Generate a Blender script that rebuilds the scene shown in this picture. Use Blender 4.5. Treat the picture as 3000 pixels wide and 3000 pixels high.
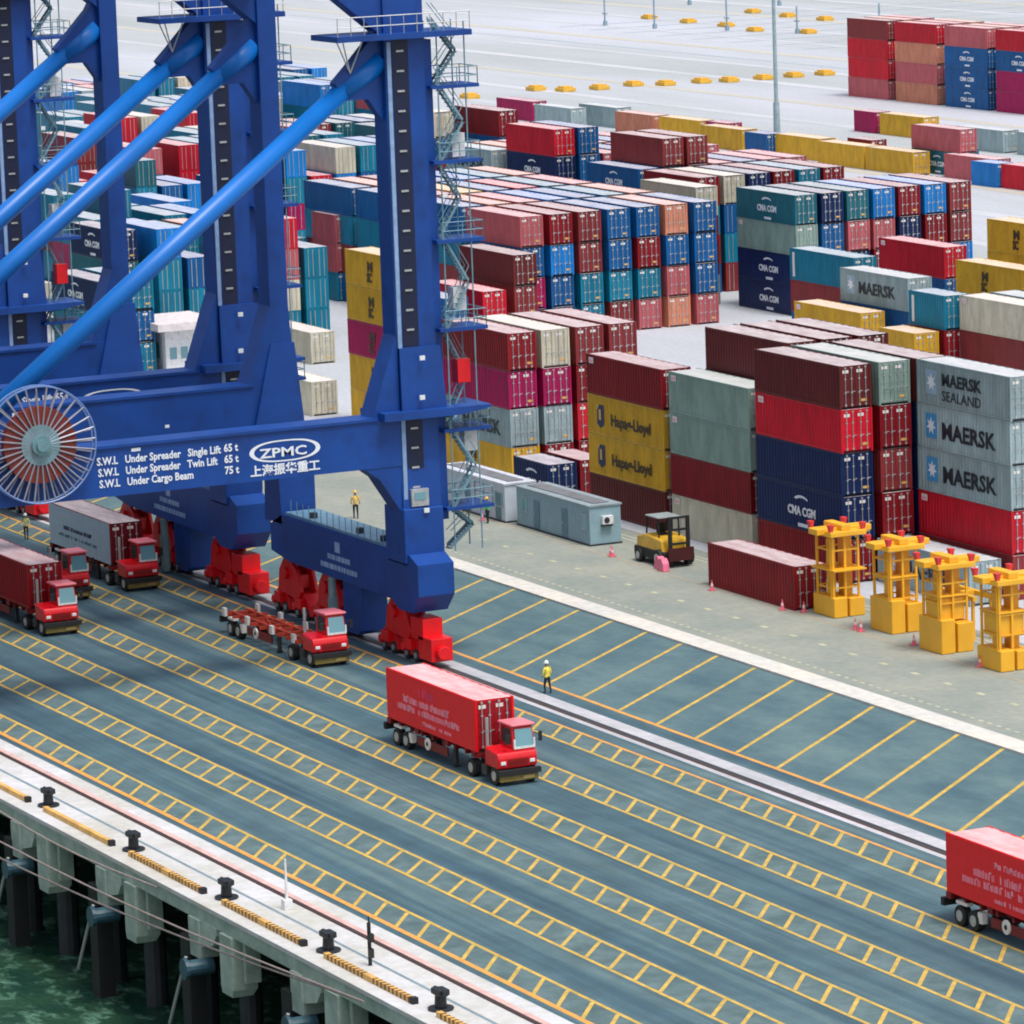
import bpy, bmesh, math, random
from mathutils import Vector, Matrix
random.seed(7)
R = math.radians
for o in list(bpy.data.objects): bpy.data.objects.remove(o)
scn = bpy.context.scene
COL = scn.collection
# ------------------------------------------------------------------ camera, sky, sun, exposure
yaw, pitch, roll = R(180 - 25.311688), R(9.114249), R(-2.072687)
cd = bpy.data.cameras.new('camera'); cam = bpy.data.objects.new('camera', cd); COL.objects.link(cam)
d = Vector((math.cos(yaw)*math.cos(pitch), math.sin(yaw)*math.cos(pitch), -math.sin(pitch)))
r0 = Vector((math.sin(yaw), -math.cos(yaw), 0)); u0 = r0.cross(d)
rr = math.cos(roll)*r0 + math.sin(roll)*u0; uu = -math.sin(roll)*r0 + math.cos(roll)*u0
M = Matrix((rr, uu, -d)).transposed().to_4x4(); M.translation = Vector((0, 0, 58.8971)); cam.matrix_world = M
cd.sensor_width = 36; cd.lens = 14450.457/3000*36; cd.clip_start = 5; cd.clip_end = 6000
scn.camera = cam
SUN_AZ, SUN_EL = R(12), R(68)          # azimuth from +X towards +Y
w = bpy.data.worlds.new('World'); scn.world = w; w.use_nodes = True
nt = w.node_tree; bg = nt.nodes['Background']
sky = nt.nodes.new('ShaderNodeTexSky'); sky.sky_type = 'NISHITA'; sky.sun_disc = False
sky.sun_elevation = SUN_EL; sky.sun_rotation = math.pi/2 - SUN_AZ; sky.dust_density = 4; sky.air_density = 1.2; sky.ozone_density = 1
hs = nt.nodes.new('ShaderNodeHueSaturation'); hs.inputs['Saturation'].default_value = .6; nt.links.new(sky.outputs[0], hs.inputs['Color']); nt.links.new(hs.outputs[0], bg.inputs[0]); bg.inputs[1].default_value = 0.13
sd = bpy.data.lights.new('sun', 'SUN'); sd.energy = 2.0; sd.angle = R(16); sd.color = (1, 0.965, 0.92)
sun = bpy.data.objects.new('sun', sd); COL.objects.link(sun)
sv = Vector((math.cos(SUN_EL)*math.cos(SUN_AZ), math.cos(SUN_EL)*math.sin(SUN_AZ), math.sin(SUN_EL)))
sun.rotation_euler = (-sv).to_track_quat('-Z', 'Y').to_euler(); sun.location = (-200, 150, 300)
scn.cycles.filter_width = 1.9
vs = scn.view_settings; vs.view_transform = 'Standard'; vs.look = 'None'; vs.exposure = 0.33; vs.gamma = 1; vs.use_curve_mapping = False

# ------------------------------------------------------------------ helpers
def lin(c):
    return tuple(((v/255)/12.92 if v/255 <= .04045 else ((v/255+.055)/1.055)**2.4) for v in c) + (1,)
def tag(o, label=None, cat=None, group=None, kind=None):
    if label: o['label'] = label
    if cat: o['category'] = cat
    if group: o['group'] = group
    if kind: o['kind'] = kind
    return o
def empty(name, loc, rz=0):
    o = bpy.data.objects.new(name, None); COL.objects.link(o); o.location = loc; o.rotation_euler.z = rz; o.empty_display_size = .2
    return o
class MB:
    def __init__(s): s.v = []; s.f = []; s.m = []
    def poly(s, pts, m=0):
        n = len(s.v); s.v += [tuple(p) for p in pts]; s.f.append(tuple(range(n, n+len(pts)))); s.m.append(m)
    def box(s, x0, x1, y0, y1, z0, z1, m=0, mtop=None):
        n = len(s.v)
        s.v += [(x0,y0,z0),(x1,y0,z0),(x1,y1,z0),(x0,y1,z0),(x0,y0,z1),(x1,y0,z1),(x1,y1,z1),(x0,y1,z1)]
        for i, f in enumerate([(0,3,2,1),(4,5,6,7),(0,1,5,4),(1,2,6,5),(2,3,7,6),(3,0,4,7)]):
            s.f.append(tuple(n+k for k in f)); s.m.append(mtop if (i == 1 and mtop is not None) else m)
    def frus(s, b, t, z0, z1, m=0):     # b,t = (x0,x1,y0,y1)
        n = len(s.v)
        for q, z in ((b, z0), (t, z1)): s.v += [(q[0],q[2],z),(q[1],q[2],z),(q[1],q[3],z),(q[0],q[3],z)]
        for f in [(0,3,2,1),(4,5,6,7),(0,1,5,4),(1,2,6,5),(2,3,7,6),(3,0,4,7)]: s.f.append(tuple(n+k for k in f)); s.m.append(m)
    def cyl(s, p0, p1, r, n=10, m=0, r2=None):
        p0, p1 = Vector(p0), Vector(p1); a = (p1-p0).normalized(); t = Vector((0,0,1)) if abs(a.z) < .9 else Vector((1,0,0))
        u = a.cross(t).normalized(); v = a.cross(u); k = len(s.v); r2 = r if r2 is None else r2
        for p, q in ((p0, r), (p1, r2)):
            for i in range(n):
                an = 2*math.pi*i/n; s.v.append(tuple(p + u*math.cos(an)*q + v*math.sin(an)*q))
        for i in range(n):
            j = (i+1) % n; s.f.append((k+i, k+j, k+n+j, k+n+i)); s.m.append(m)
        s.f.append(tuple(k+n-1-i for i in range(n))); s.m.append(m); s.f.append(tuple(k+n+i for i in range(n))); s.m.append(m)
    def prism(s, pts, axis, a, b, m=0):  # pts 2D in the other two axes (x->(y,z), y->(x,z), z->(x,y))
        def P(p, t): return (t, p[0], p[1]) if axis == 'x' else ((p[0], t, p[1]) if axis == 'y' else (p[0], p[1], t))
        n = len(pts); k = len(s.v); s.v += [P(p, a) for p in pts] + [P(p, b) for p in pts]
        s.f.append(tuple(range(k+n-1, k-1, -1))); s.m.append(m); s.f.append(tuple(range(k+n, k+2*n))); s.m.append(m)
        for i in range(n):
            j = (i+1) % n; s.f.append((k+i, k+j, k+n+j, k+n+i)); s.m.append(m)
    def mesh(s, name, mats, fix=True, smooth=False):
        me = bpy.data.meshes.new(name); me.from_pydata(s.v, [], s.f)
        for m in mats: me.materials.append(m)
        me.polygons.foreach_set('material_index', s.m)
        if fix:
            bm = bmesh.new(); bm.from_mesh(me); bmesh.ops.recalc_face_normals(bm, faces=bm.faces); bm.to_mesh(me); bm.free()
        if smooth: me.polygons.foreach_set('use_smooth', [True]*len(me.polygons))
        return me
    def build(s, name, mats, parent=None, loc=(0,0,0), rz=0, color=None, bevel=0, smooth=False):
        o = bpy.data.objects.new(name, s.mesh(name, mats, smooth=smooth)); COL.objects.link(o); o.parent = parent; o.location = loc; o.rotation_euler.z = rz
        if color: o.color = color
        if bevel:
            b = o.modifiers.new('bevel', 'BEVEL'); b.width = bevel; b.segments = 2; b.limit_method = 'ANGLE'
        return o
def link(me, name, parent=None, loc=(0,0,0), color=None, rz=0):
    o = bpy.data.objects.new(name, me); COL.objects.link(o); o.parent = parent; o.location = loc; o.rotation_euler.z = rz
    if color: o.color = color
    return o
# ------------------------------------------------------------------ materials
def nodes(name):
    m = bpy.data.materials.new(name); m.use_nodes = True; n = m.node_tree; return m, n, n.nodes['Principled BSDF']
def N(n, t, **k):
    x = n.nodes.new(t)
    for a, b in k.items():
        if a in x.inputs: x.inputs[a].default_value = b
        else: setattr(x, a, b)
    return x
def coords(n, scale=(1,1,1), obj=True, rnd=False):
    tc = N(n, 'ShaderNodeTexCoord'); mp = N(n, 'ShaderNodeMapping'); mp.inputs['Scale'].default_value = scale
    n.links.new(tc.outputs['Object'], mp.inputs[0])
    if rnd:
        oi = N(n, 'ShaderNodeObjectInfo'); mu = N(n, 'ShaderNodeVectorMath', operation='SCALE'); cb = N(n, 'ShaderNodeCombineXYZ')
        for i in range(3): n.links.new(oi.outputs['Random'], cb.inputs[i])
        n.links.new(cb.outputs[0], mu.inputs[0]); mu.inputs['Scale'].default_value = 97; n.links.new(mu.outputs[0], mp.inputs['Location'])
    return mp
def noise(n, mp, scale, detail=4, rough=.6):
    x = N(n, 'ShaderNodeTexNoise'); x.inputs['Scale'].default_value = scale; x.inputs['Detail'].default_value = detail; x.inputs['Roughness'].default_value = rough
    n.links.new(mp.outputs[0], x.inputs['Vector']); return x
def ramp(n, src, stops):
    r = N(n, 'ShaderNodeValToRGB'); e = r.color_ramp.elements
    while len(e) < len(stops): e.new(.5)
    for k, (p, c) in zip(e, stops): k.position = p; k.color = c if len(c) == 4 else tuple(c)+(1,)
    n.links.new(src, r.inputs[0]); return r
def mix(n, a, b, f, mode='MIX'):
    x = N(n, 'ShaderNodeMix', data_type='RGBA', blend_type=mode)
    for s, v in ((x.inputs[6], a), (x.inputs[7], b), (x.inputs[0], f)):
        if isinstance(v, (int, float)): s.default_value = v
        elif isinstance(v, tuple): s.default_value = v
        else: n.links.new(v, s)
    return x.outputs[2]
def simple(name, c, rough=.5, metal=0, var=.25, scale=1.5, dirt=None, bump=0):
    m, n, b = nodes(name); mp = coords(n); nz = noise(n, mp, scale)
    rp = ramp(n, nz.outputs[0], [(.3, (1-var,)*3), (.7, (1+var*.4,)*3)])
    out = mix(n, c, rp.outputs[0], 1.0, 'MULTIPLY')
    if dirt:
        nz2 = noise(n, mp, scale*2.7, 6); rp2 = ramp(n, nz2.outputs[0], [(.52, (0,0,0)), (.72, (1,1,1))]); out = mix(n, out, dirt, rp2.outputs[0])
    n.links.new(out, b.inputs['Base Color']); b.inputs['Roughness'].default_value = rough; b.inputs['Metallic'].default_value = metal
    if bump:
        bp = N(n, 'ShaderNodeBump'); bp.inputs['Strength'].default_value = bump; n.links.new(nz.outputs[0], bp.inputs['Height']); n.links.new(bp.outputs[0], b.inputs['Normal'])
    return m
def paint(name, roof=False, attr=False, rust=True, gl=.45):
    m, n, b = nodes(name); mp = coords(n, (1, 1, .35), rnd=not attr); nz = noise(n, mp, 1.1, 5)
    if attr: src = N(n, 'ShaderNodeAttribute', attribute_name='Col').outputs['Color']
    else: src = N(n, 'ShaderNodeObjectInfo').outputs['Color']
    rp = ramp(n, nz.outputs[0], [(.3, (.74,)*3), (.68, (1.1,)*3)])
    out = mix(n, src, rp.outputs[0], 1.0, 'MULTIPLY')
    if rust:
        mp2 = coords(n, (2.2, 2.2, .5), rnd=not attr); nz2 = noise(n, mp2, 2.4, 6, .7)
        rp2 = ramp(n, nz2.outputs[0], [(.60, (0,0,0)), (.74, (.75,.75,.75))]); out = mix(n, out, (.12, .05, .025, 1), rp2.outputs[0])
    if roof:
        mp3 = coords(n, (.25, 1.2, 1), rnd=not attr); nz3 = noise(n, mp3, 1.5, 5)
        rp3 = ramp(n, nz3.outputs[0], [(.3, (.42,)*3), (.7, (.74,)*3)]); out = mix(n, out, (.74, .69, .70, 1), rp3.outputs[0])  # near-white mix paints the sky's brightness into the roof colour
    n.links.new(out, b.inputs['Base Color']); b.inputs['Roughness'].default_value = gl if not roof else .55; b.inputs['Specular IOR Level'].default_value = .28
    return m
PAINT = paint('container_paint'); ROOF = paint('container_roof_skylit', roof=True)
PAINTA = paint('container_paint_far', attr=True); ROOFA = paint('container_roof_skylit_far', roof=True, attr=True)
CLEAN = paint('machine_paint', rust=False, gl=.35)
GALV = simple('galvanised_steel', (.5, .52, .53, 1), .4, .5)
STICK = simple('sticker_white', (.75, .72, .68, 1), .5, var=.1)
STICKY = simple('sticker_yellow', (.7, .42, .12, 1), .5, var=.1)
BLACK = simple('black_rubber', (.012, .013, .015, 1), .7)
DARK = simple('dark_steel', (.03, .035, .04, 1), .5)
GLASS, gn, gb = nodes('window_glass'); gb.inputs['Base Color'].default_value = (.14, .32, .38, 1); gb.inputs['Roughness'].default_value = .08; gb.inputs['Specular IOR Level'].default_value = .9
WHITE = simple('white_paint', (.78, .79, .8, 1), .5, var=.12, dirt=(.5, .5, .47, 1))
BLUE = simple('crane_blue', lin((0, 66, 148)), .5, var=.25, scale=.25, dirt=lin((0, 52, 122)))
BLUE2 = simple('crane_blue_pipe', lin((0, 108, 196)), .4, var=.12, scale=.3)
BLUED = simple('crane_recess_shade', lin((8, 22, 58)), .5)
RED = simple('bogie_red', lin((228, 12, 26)), .4, var=.2, scale=.8)
YEL = simple('spreader_yellow', lin((240, 178, 44)), .45, var=.14, scale=.6)
YELLOWP = simple('yellow_marking_paint', lin((208, 172, 78)), .6, var=.35, scale=1.2, dirt=lin((170, 152, 95)))
ORANGEP = simple('orange_marking_paint', lin((226, 160, 72)), .6, var=.25, scale=1, dirt=lin((190, 145, 85)))
LETW = simple('lettering_white', (.8, .84, .9, 1), .5, var=.1)
LETK = simple('lettering_dark', lin((28, 42, 52)), .5, var=.1)
LETB = simple('badge_blue', lin((60, 150, 205)), .5, var=.1)
LETN = simple('badge_navy', lin((25, 32, 80)), .5, var=.1)
LETO = simple('lettering_brown', lin((60, 40, 10)), .5, var=.1)
LETP = simple('lettering_pink', lin((250, 170, 190)), .5, var=.1)
SKIN = simple('skin', (.35, .2, .13, 1), .5)

PAL = {'R': ((200,14,40),'bright red'), 'D': ((132,10,24),'dark red'), 'M': ((100,30,30),'maroon brown'), 'K': ((136,46,48),'brick red'),
 'B': ((0,34,84),'navy blue'), 'U': ((0,86,146),'blue'), 'T': ((0,120,150),'teal'), 'A': ((8,122,200),'bright blue'), 'Y': ((214,166,40),'yellow'),
 'G': ((150,172,176),'light grey'), 'E': ((134,160,150),'sage grey'), 'C': ((204,198,176),'cream'), 'O': ((206,132,104),'faded orange'),
 'P': ((188,92,98),'faded pink'), 'X': ((168,0,84),'magenta'), 'V': ((24,98,112),'green blue')}
def colr(k, j=.10):
    c = lin(PAL[k][0]); f = 1+random.uniform(-j, j); return (min(c[0]*f+.004, 1), min(c[1]*f+.004, 1), min(c[2]*f+.004, 1), 1)
# ------------------------------------------------------------------ ground, quay, water
def asphalt():
    m, n, b = nodes('quay_asphalt')
    mp = coords(n, (.025, 1.1, 1)); st = noise(n, mp, .6, 7, .66)
    mp2 = coords(n, (1, 1, 1)); fine = noise(n, mp2, .35, 8, .65); grain = noise(n, mp2, 6, 3)
    a = ramp(n, st.outputs[0], [(.34, lin((44, 74, 92))), (.5, lin((68, 98, 108))), (.68, lin((98, 122, 124)))])
    bb = ramp(n, fine.outputs[0], [(.3, (.72,)*3), (.7, (1.12,)*3)])
    o = mix(n, a.outputs[0], bb.outputs[0], 1.0, 'MULTIPLY'); g = ramp(n, grain.outputs[0], [(.3, (.88,)*3), (.7, (1.06,)*3)])
    o = mix(n, o, g.outputs[0], 1.0, 'MULTIPLY'); n.links.new(o, b.inputs['Base Color']); b.inputs['Roughness'].default_value = .7
    return m
def concrete(name, c1, c2, s=.12, streak=(1,1,1), rough=.8):
    m, n, b = nodes(name); mp = coords(n, streak); a = noise(n, mp, s, 7, .65); f = noise(n, coords(n), 1.6, 6, .7)
    o = mix(n, c1, c2, ramp(n, a.outputs[0], [(.35, (0,0,0)), (.65, (1,1,1))]).outputs[0])
    o = mix(n, o, ramp(n, f.outputs[0], [(.3, (.82,)*3), (.7, (1.06,)*3)]).outputs[0], 1.0, 'MULTIPLY')
    n.links.new(o, b.inputs['Base Color']); b.inputs['Roughness'].default_value = rough; return m
ASPH = asphalt()
CONC = concrete('apron_concrete', lin((132, 142, 136)), lin((156, 158, 146)))
YARD = concrete('yard_concrete', lin((164, 170, 170)), lin((190, 193, 203)), .02, (.25, 1, 1))
PALE = concrete('coping_concrete', lin((186, 184, 174)), lin((208, 208, 212)), .15)
CURB = concrete('kerb_concrete', lin((200, 200, 196)), lin((216, 210, 198)), .2)
PIER = concrete('pier_concrete', lin((140, 160, 148)), lin((182, 196, 184)), .5)
STRIP = concrete('rail_strip_concrete', lin((150, 156, 160)), lin((204, 200, 206)), .1, (.3, 1, 1))
RUST = simple('rail_steel', lin((92, 62, 54)), .5, .3)
def sheet(name, x0, x1, y0, y1, z, mat, thick=0):
    b = MB()
    if thick: b.box(x0, x1, y0, y1, z-thick, z)
    else: b.poly([(x0,y0,z),(x1,y0,z),(x1,y1,z),(x0,y1,z)])
    o = b.build(name, [mat]); tag(o, kind='structure'); return o
XA, XB = -1700, 60
sheet('yard_ground', -2600, 400, 144.6, 2200, 0, YARD, .5)
sheet('quay_deck', XA, XB, 95.4, 144.5, 0, ASPH, 1.2)
sheet('apron', XA, XB, 144.55, 160.3, .012, CONC)
sheet('coping', XA, XB, 89.7, 95.4, .0, PALE, .22)
sheet('edge_beam', XA, XB, 89.78, 92.0, -.2, PIER, .75)
m, n, b = nodes('harbour_water'); mp = coords(n, (1, 1.6, 1)); a1 = noise(n, mp, .55, 8, .62); a2 = noise(n, mp, .12, 4)
o_ = mix(n, lin((16, 56, 46)), lin((46, 82, 56)), ramp(n, a2.outputs[0], [(.35, (0,0,0)), (.65, (1,1,1))]).outputs[0])
o_ = mix(n, o_, lin((100, 142, 120)), ramp(n, a1.outputs[0], [(.52, (0,0,0)), (.68, (1,1,1))]).outputs[0])
n.links.new(o_, b.inputs['Base Color']); b.inputs['Roughness'].default_value = .25
bp = N(n, 'ShaderNodeBump'); bp.inputs['Strength'].default_value = .8; bp.inputs['Distance'].default_value = .5; n.links.new(a1.outputs[0], bp.inputs['Height']); n.links.new(bp.outputs[0], b.inputs['Normal'])
mb = MB(); mb.poly([(-2600,-900,-8.2),(400,-900,-8.2),(400,126,-8.2),(-2600,126,-8.2)]); tag(mb.build('water', [m]), kind='structure')
sheet('embankment', -1700, 60, 122, 124, -1.25, DARK, 8)
# kerb and rail strips
mb = MB(); mb.box(XA, XB, 142.65, 144.4, -.05, .13); tag(mb.build('kerb', [CURB]), kind='structure')
mb = MB(); mb.poly([(XA,126.0,.006),(XB,126.0,.006),(XB,128.1,.006),(XA,128.1,.006)][:4]); tag(mb.build('rail_bed', [STRIP]), kind='structure')
mb = MB(); mb.box(XA, XB, 126.42, 126.56, 0, .05, 0); mb.poly([(XA,126.56,.012),(XB,126.56,.012),(XB,127.0,.012),(XA,127.0,.012)], 1); tag(mb.build('crane_rail', [RUST, DARK]), kind='structure')
mb = MB(); mb.box(XA, XB, 93.82, 94.05, 0, .07, 0); mb.poly([(XA,94.05,.005),(XB,94.05,.005),(XB,94.5,.005),(XA,94.5,.005)], 1); mb.poly([(XA,92.25,.005),(XB,92.25,.005),(XB,92.45,.005),(XA,92.45,.005)], 2)
tag(mb.build('crane_rail', [simple('rail_dark_rust', lin((66, 44, 42)), .6), simple('rusty_concrete', lin((214, 176, 168)), .7), simple('groove', lin((120, 140, 150)), .7)]), kind='structure')
# lane ladders
mb = MB(); bed = MB(); X0, X1 = -440, -150
LAD = [(96.0, 97.9, -200.2, 0), (101.2, 103.35, -212.9, 0), (106.6, 108.6, -222.7, 0), (111.9, 113.9, -228.1, 0), (117.3, 119.25, -240.2, 0), (122.75, 124.75, -250.2, 0)]
def strip(b, p, q, wd, z, m=0):
    p, q = Vector(p), Vector(q); t = (q-p).normalized()*0; a = (q-p); nrm = Vector((-a.y, a.x)).normalized()*wd/2
    b.poly([(p.x-nrm.x,p.y-nrm.y,z),(q.x-nrm.x,q.y-nrm.y,z),(q.x+nrm.x,q.y+nrm.y,z),(p.x+nrm.x,p.y+nrm.y,z)], m)
for i, (ya, yb, xp, _) in enumerate(LAD):
    bed.poly([(X0, ya, .003), (X1, ya, .003), (X1, yb, .003), (X0, yb, .003)])
    strip(mb, (X0, ya), (X1, ya), .32 if i == 0 else .22, .008, 1 if i == 0 else 0)
    strip(mb, (X0, yb), (X1, yb), .22, .008, 1 if i == 5 else 0)
    k0 = int((X0-xp)/2.6)
    for k in range(k0, int((X1-xp)/2.6)+1):
        x = xp+2.6*k
        strip(mb, (x, ya+.1), (x-2.35, yb-.1), .22, .012, 0)
strip(mb, (X0, 129.45), (X1, 129.45), .30, .008, 1)
for k in range(-45, 12):
    x = -240.2-4.95*0+4.95*k
    strip(mb, (x, 129.6), (x-11.9, 142.6), .27, .012, 0)
tag(mb.build('lane_markings', [YELLOWP, ORANGEP]), kind='structure')
pk = MB(); pk.poly([(-440,129.6,.003),(-150,129.6,.003),(-150,142.6,.003),(-440,142.6,.003)]); tag(pk.build('parking_surface', [concrete('parking_asphalt', lin((66, 96, 106)), lin((96, 122, 124)), .22, (.5, 1, 1))]), kind='structure')
tag(bed.build('marking_bed', [concrete('unworn_asphalt', lin((72, 96, 98)), lin((100, 122, 124)), .5)]), kind='structure')
mb = MB()
for k in range(140): x = -330+1.0*k; mb.poly([(x,145.6,.02),(x+.45,145.6,.02),(x+.45,145.8,.02),(x,145.8,.02)], 0)
for k in range(26): x = -330+3.9*k; mb.poly([(x,149.6,.02),(x+.8,149.6,.02),(x+.8,149.95,.02),(x,149.95,.02)], 0)
strip(mb, (-340, 154.0), (-200, 153.6), .12, .02, 1)
for yy in (158.3, 158.9): strip(mb, (-340, yy), (-200, yy), .14, .02, 2)
tag(mb.build('apron_markings', [simple('faded_marking', lin((188, 186, 156)), .7), simple('faded_orange', lin((184, 160, 132)), .7), simple('apron_drain', lin((196, 196, 178)), .7)]), kind='structure')
mb = MB()
for i in range(60):
    y = 262+i*16.5; mb.poly([(-1600,y,.02),(-100,y,.02),(-100,y+random.uniform(1.5,4),.02),(-1600,y+2.5,.02)], 0 if i % 3 else 1)
tag(mb.build('yard_road_bands', [concrete('yard_band', lin((182,186,190)), lin((200,200,208)), .03), concrete('yard_band_warm', lin((186,182,168)), lin((196,190,178)), .03)]), kind='structure')
# stains on deck
# ------------------------------------------------------------------ quay furniture
RUBY = simple('bollard_black', (.014, .017, .02, 1), .45)
for k in range(-3, 6):
    x = -228.8+13.05*k
    b = MB(); b.cyl((0,0,0.0), (0,0,.12), .62, 14); b.cyl((0,0,.12), (0,0,.75), .30, 12, 0, .26); b.box(-.42, .42, -.3, .3, .72, 1.0); b.cyl((-.42,0,.86), (-.62,0,.86), .16, 8); b.cyl((.42,0,.86), (.62,0,.86), .16, 8)
    o = b.build('mooring_bollard', [RUBY], loc=(x, 91.3, .01), bevel=.03)
    vis = {-2: 'at the left edge of the photo', -1: 'second from the left', 0: 'third from the left', 1: 'fourth from the left', 2: 'fifth from the left, nearest the camera'}
    tag(o, 'black mooring bollard on the pale quay edge, '+vis.get(k, 'outside the row of five, number %d' % k), 'bollard', 'bollards along the quay edge')
WSY = simple('kerb_yellow', lin((226, 176, 96)), .6, var=.3); WSK = simple('kerb_black', lin((120, 82, 24)), .6)
for k in range(-3, 6):
    x = -228.8+13.05*k
    b = MB(); L = 9.9
    for i in range(44):
        a = i*L/44; b.box(a, a+L/44, 0, .28, 0, .26, 1 if (i % 2 and i not in (21, 23) and k > -2) else 0)
    b.box(L, L+.35, -.02, .3, 0, .3, 2); b.box(-.2, 0, .0, .28, 0, .26, 0)
    o = b.build('wheel_stop_kerb', [WSY, WSK, BLACK], loc=(x+1.3, 90.55, .01))
    tag(o, 'yellow striped wheel stop kerb on the quay edge %s' % {-2:'running out of frame on the left', -1:'right of the first bollard', 0:'between the second and third bollards', 1:'between the third and fourth bollards', 2:'beside the white marker post'}.get(k, 'beyond the frame, number %d' % k), 'kerb', 'wheel stop kerbs along the quay edge')
PALEB = simple('fender_blue', lin((52, 84, 98)), .4)
for k in range(-4, 6):
    x = -225.6+13.3*k
    root = empty('fender_pier', (x, 89.2, -1.0))
    tag(root, 'pale concrete fender pier under the quay face, %s' % {-1:'left of the picture', 0:'below the third bollard', 1:'below the fourth bollard', 2:'nearest the camera', -2:'at the left edge'}.get(k, 'number %d along the quay' % (k+5)), 'pier', 'fender piers under the quay')
    b = MB(); b.box(-.1, 1.5, .35, 1.7, -2.6, .1); b.frus((-.1,1.3,.4,1.5), (-.1,1.5,.35,1.7), -3.0, -2.6); b.build('pier_block', [PIER], root)
    b = MB(); b.box(1.62, 2.0, .9, 1.7, -2.2, .1); b.build('pier_fin', [PIER], root)
    b = MB(); b.box(-4.4, -3.0, .4, 1.6, -1.9, .1); b.prism([(-3.0,-1.3),(-1.4,-.9),(-.9,-.3),(-.9,.1),(-3.0,.1)], 'y', .5, 1.4); b.build('pier_web', [PIER], root)
    b = MB(); b.cyl((-2.6,-.5,-2.2), (-2.6,.9,-2.2), .42, 14); b.cyl((-2.6,-.7,-2.2), (-2.6,-.5,-2.2), .55, 14); b.build('fender', [PALEB], root)
    b = MB(); b.cyl((-3.4,-.2,-1.8), (-5.1,-.6,-5.6), .09, 8); b.build('fender_chain', [simple('chain_grey', (.3,.32,.32,1), .5) if k == -4 else bpy.data.materials['chain_grey']], root)
    for px_ in (-1.5, -7.5):
        b = MB(); b.cyl((px_,2.5,.1), (px_,2.5,-8), .6, 12); b.build('pile', [DARK], root)
    b = MB(); b.box(-5.4, -4.3, .3, 1.2, -7.2, -1.0); b.build('rubber_panel', [BLACK], root)
ROPE = simple('rope_grey', lin((150, 136, 132)), .7)
for (p, q, lb) in (((-262, 88.4, -1.75), (-205, 88.4, .3), 'upper one of the pair reaching the fourth pier'), ((-262, 88.4, -2.85), (-205, 88.4, .3), 'lower one of the pair reaching the fourth pier'), ((-262, 88.9, 0.0), (-232.5, 88.9, .2), 'thin one along the dark deck face')):
    b = MB(); P, Q = Vector(p), Vector(q); pr = P
    for i in range(1, 9):
        t = i/8; pt = P.lerp(Q, t)+Vector((0, 0, -.5*math.sin(math.pi*t))); b.cyl(pr, pt, .05, 6); pr = pt
    tag(b.build('mooring_rope', [ROPE]), 'grey mooring rope past the quay face, '+lb, 'rope', 'mooring ropes along the quay')
b = MB(); b.cyl((0,0,0), (0,0,2.6), .1, 8, 0, .05); b.box(-.22,.22,-.22,.22,0,.5); tag(b.build('marker_post', [WHITE], loc=(-224.9, 93.0, .01)), 'slim white marker post standing over the dark seaside rail', 'post')
b = MB(); b.cyl((0,0,0), (0,0,2.1), .1, 8); b.box(.05,.38,-.1,.1,1.2,1.6); b.box(.05,.3,-.1,.1,.4,.85); b.cyl((0,0,2.1), (0,0,2.4), .04, 6); tag(b.build('power_post', [RUBY], loc=(-212.1, 91.9, .01)), 'slim black post with two boxes standing beside the quay groove', 'post')

# ------------------------------------------------------------------ containers
H = 3.0
def cont_body(L, doors):
    b = MB(); W = 2.44; z1 = H-.03; c = .09
    # rails and posts
    b.box(0, L, 0, c, 0, .16); b.box(0, L, W-c, W, 0, .16); b.box(0, L, 0, c, z1-.12, z1); b.box(0, L, W-c, W, z1-.12, z1)
    for x in (0, L-.14):
        for y in (0, W-.14): b.box(x-.002, x+.142, y-.002, y+.142, .0, z1+.004)
    b.box(.14, L-.14, .1, W-.1, .1, .14)
    # corrugated sides
    n = int(L/.42); p = (L-.28)/n
    for y, s in ((.012, 1), (W-.012, -1)):
        pts = []
        for i in range(n):
            x = .14+i*p
            pts += [(x, y), (x+p*.28, y), (x+p*.5, y+s*.055), (x+p*.78, y+s*.055)]
        pts.append((L-.14, y))
        for (xa, ya), (xb, yb) in zip(pts, pts[1:]):
            q = [(xa,ya,.16),(xb,yb,.16),(xb,yb,z1-.12),(xa,ya,z1-.12)]
            b.poly(q if s > 0 else q[::-1])
    # roof with shallow ribs
    nr = int(L/1.1); pr = (L-.2)/nr
    for i in range(nr):
        x = .1+i*pr
        for xa, za, xb, zb in ((x, z1-.03, x+pr*.42, z1-.03), (x+pr*.42, z1-.03, x+pr*.5, z1-.008), (x+pr*.5, z1-.008, x+pr*.92, z1-.008), (x+pr*.92, z1-.008, x+pr, z1-.03)):
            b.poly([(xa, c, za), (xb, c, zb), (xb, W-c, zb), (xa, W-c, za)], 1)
    b.poly([(.03,.14,.1),(.03,.14,z1-.05),(.03,W-.14,z1-.05),(.03,W-.14,.1)])
    if doors:
        for s in (0, 1): door_geo(b, L-.05, s, W, z1)
    else:
        b.poly([(L-.12,.14,.1),(L-.12,W-.14,.1),(L-.12,W-.14,z1-.05),(L-.12,.14,z1-.05)])
    return b
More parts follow.
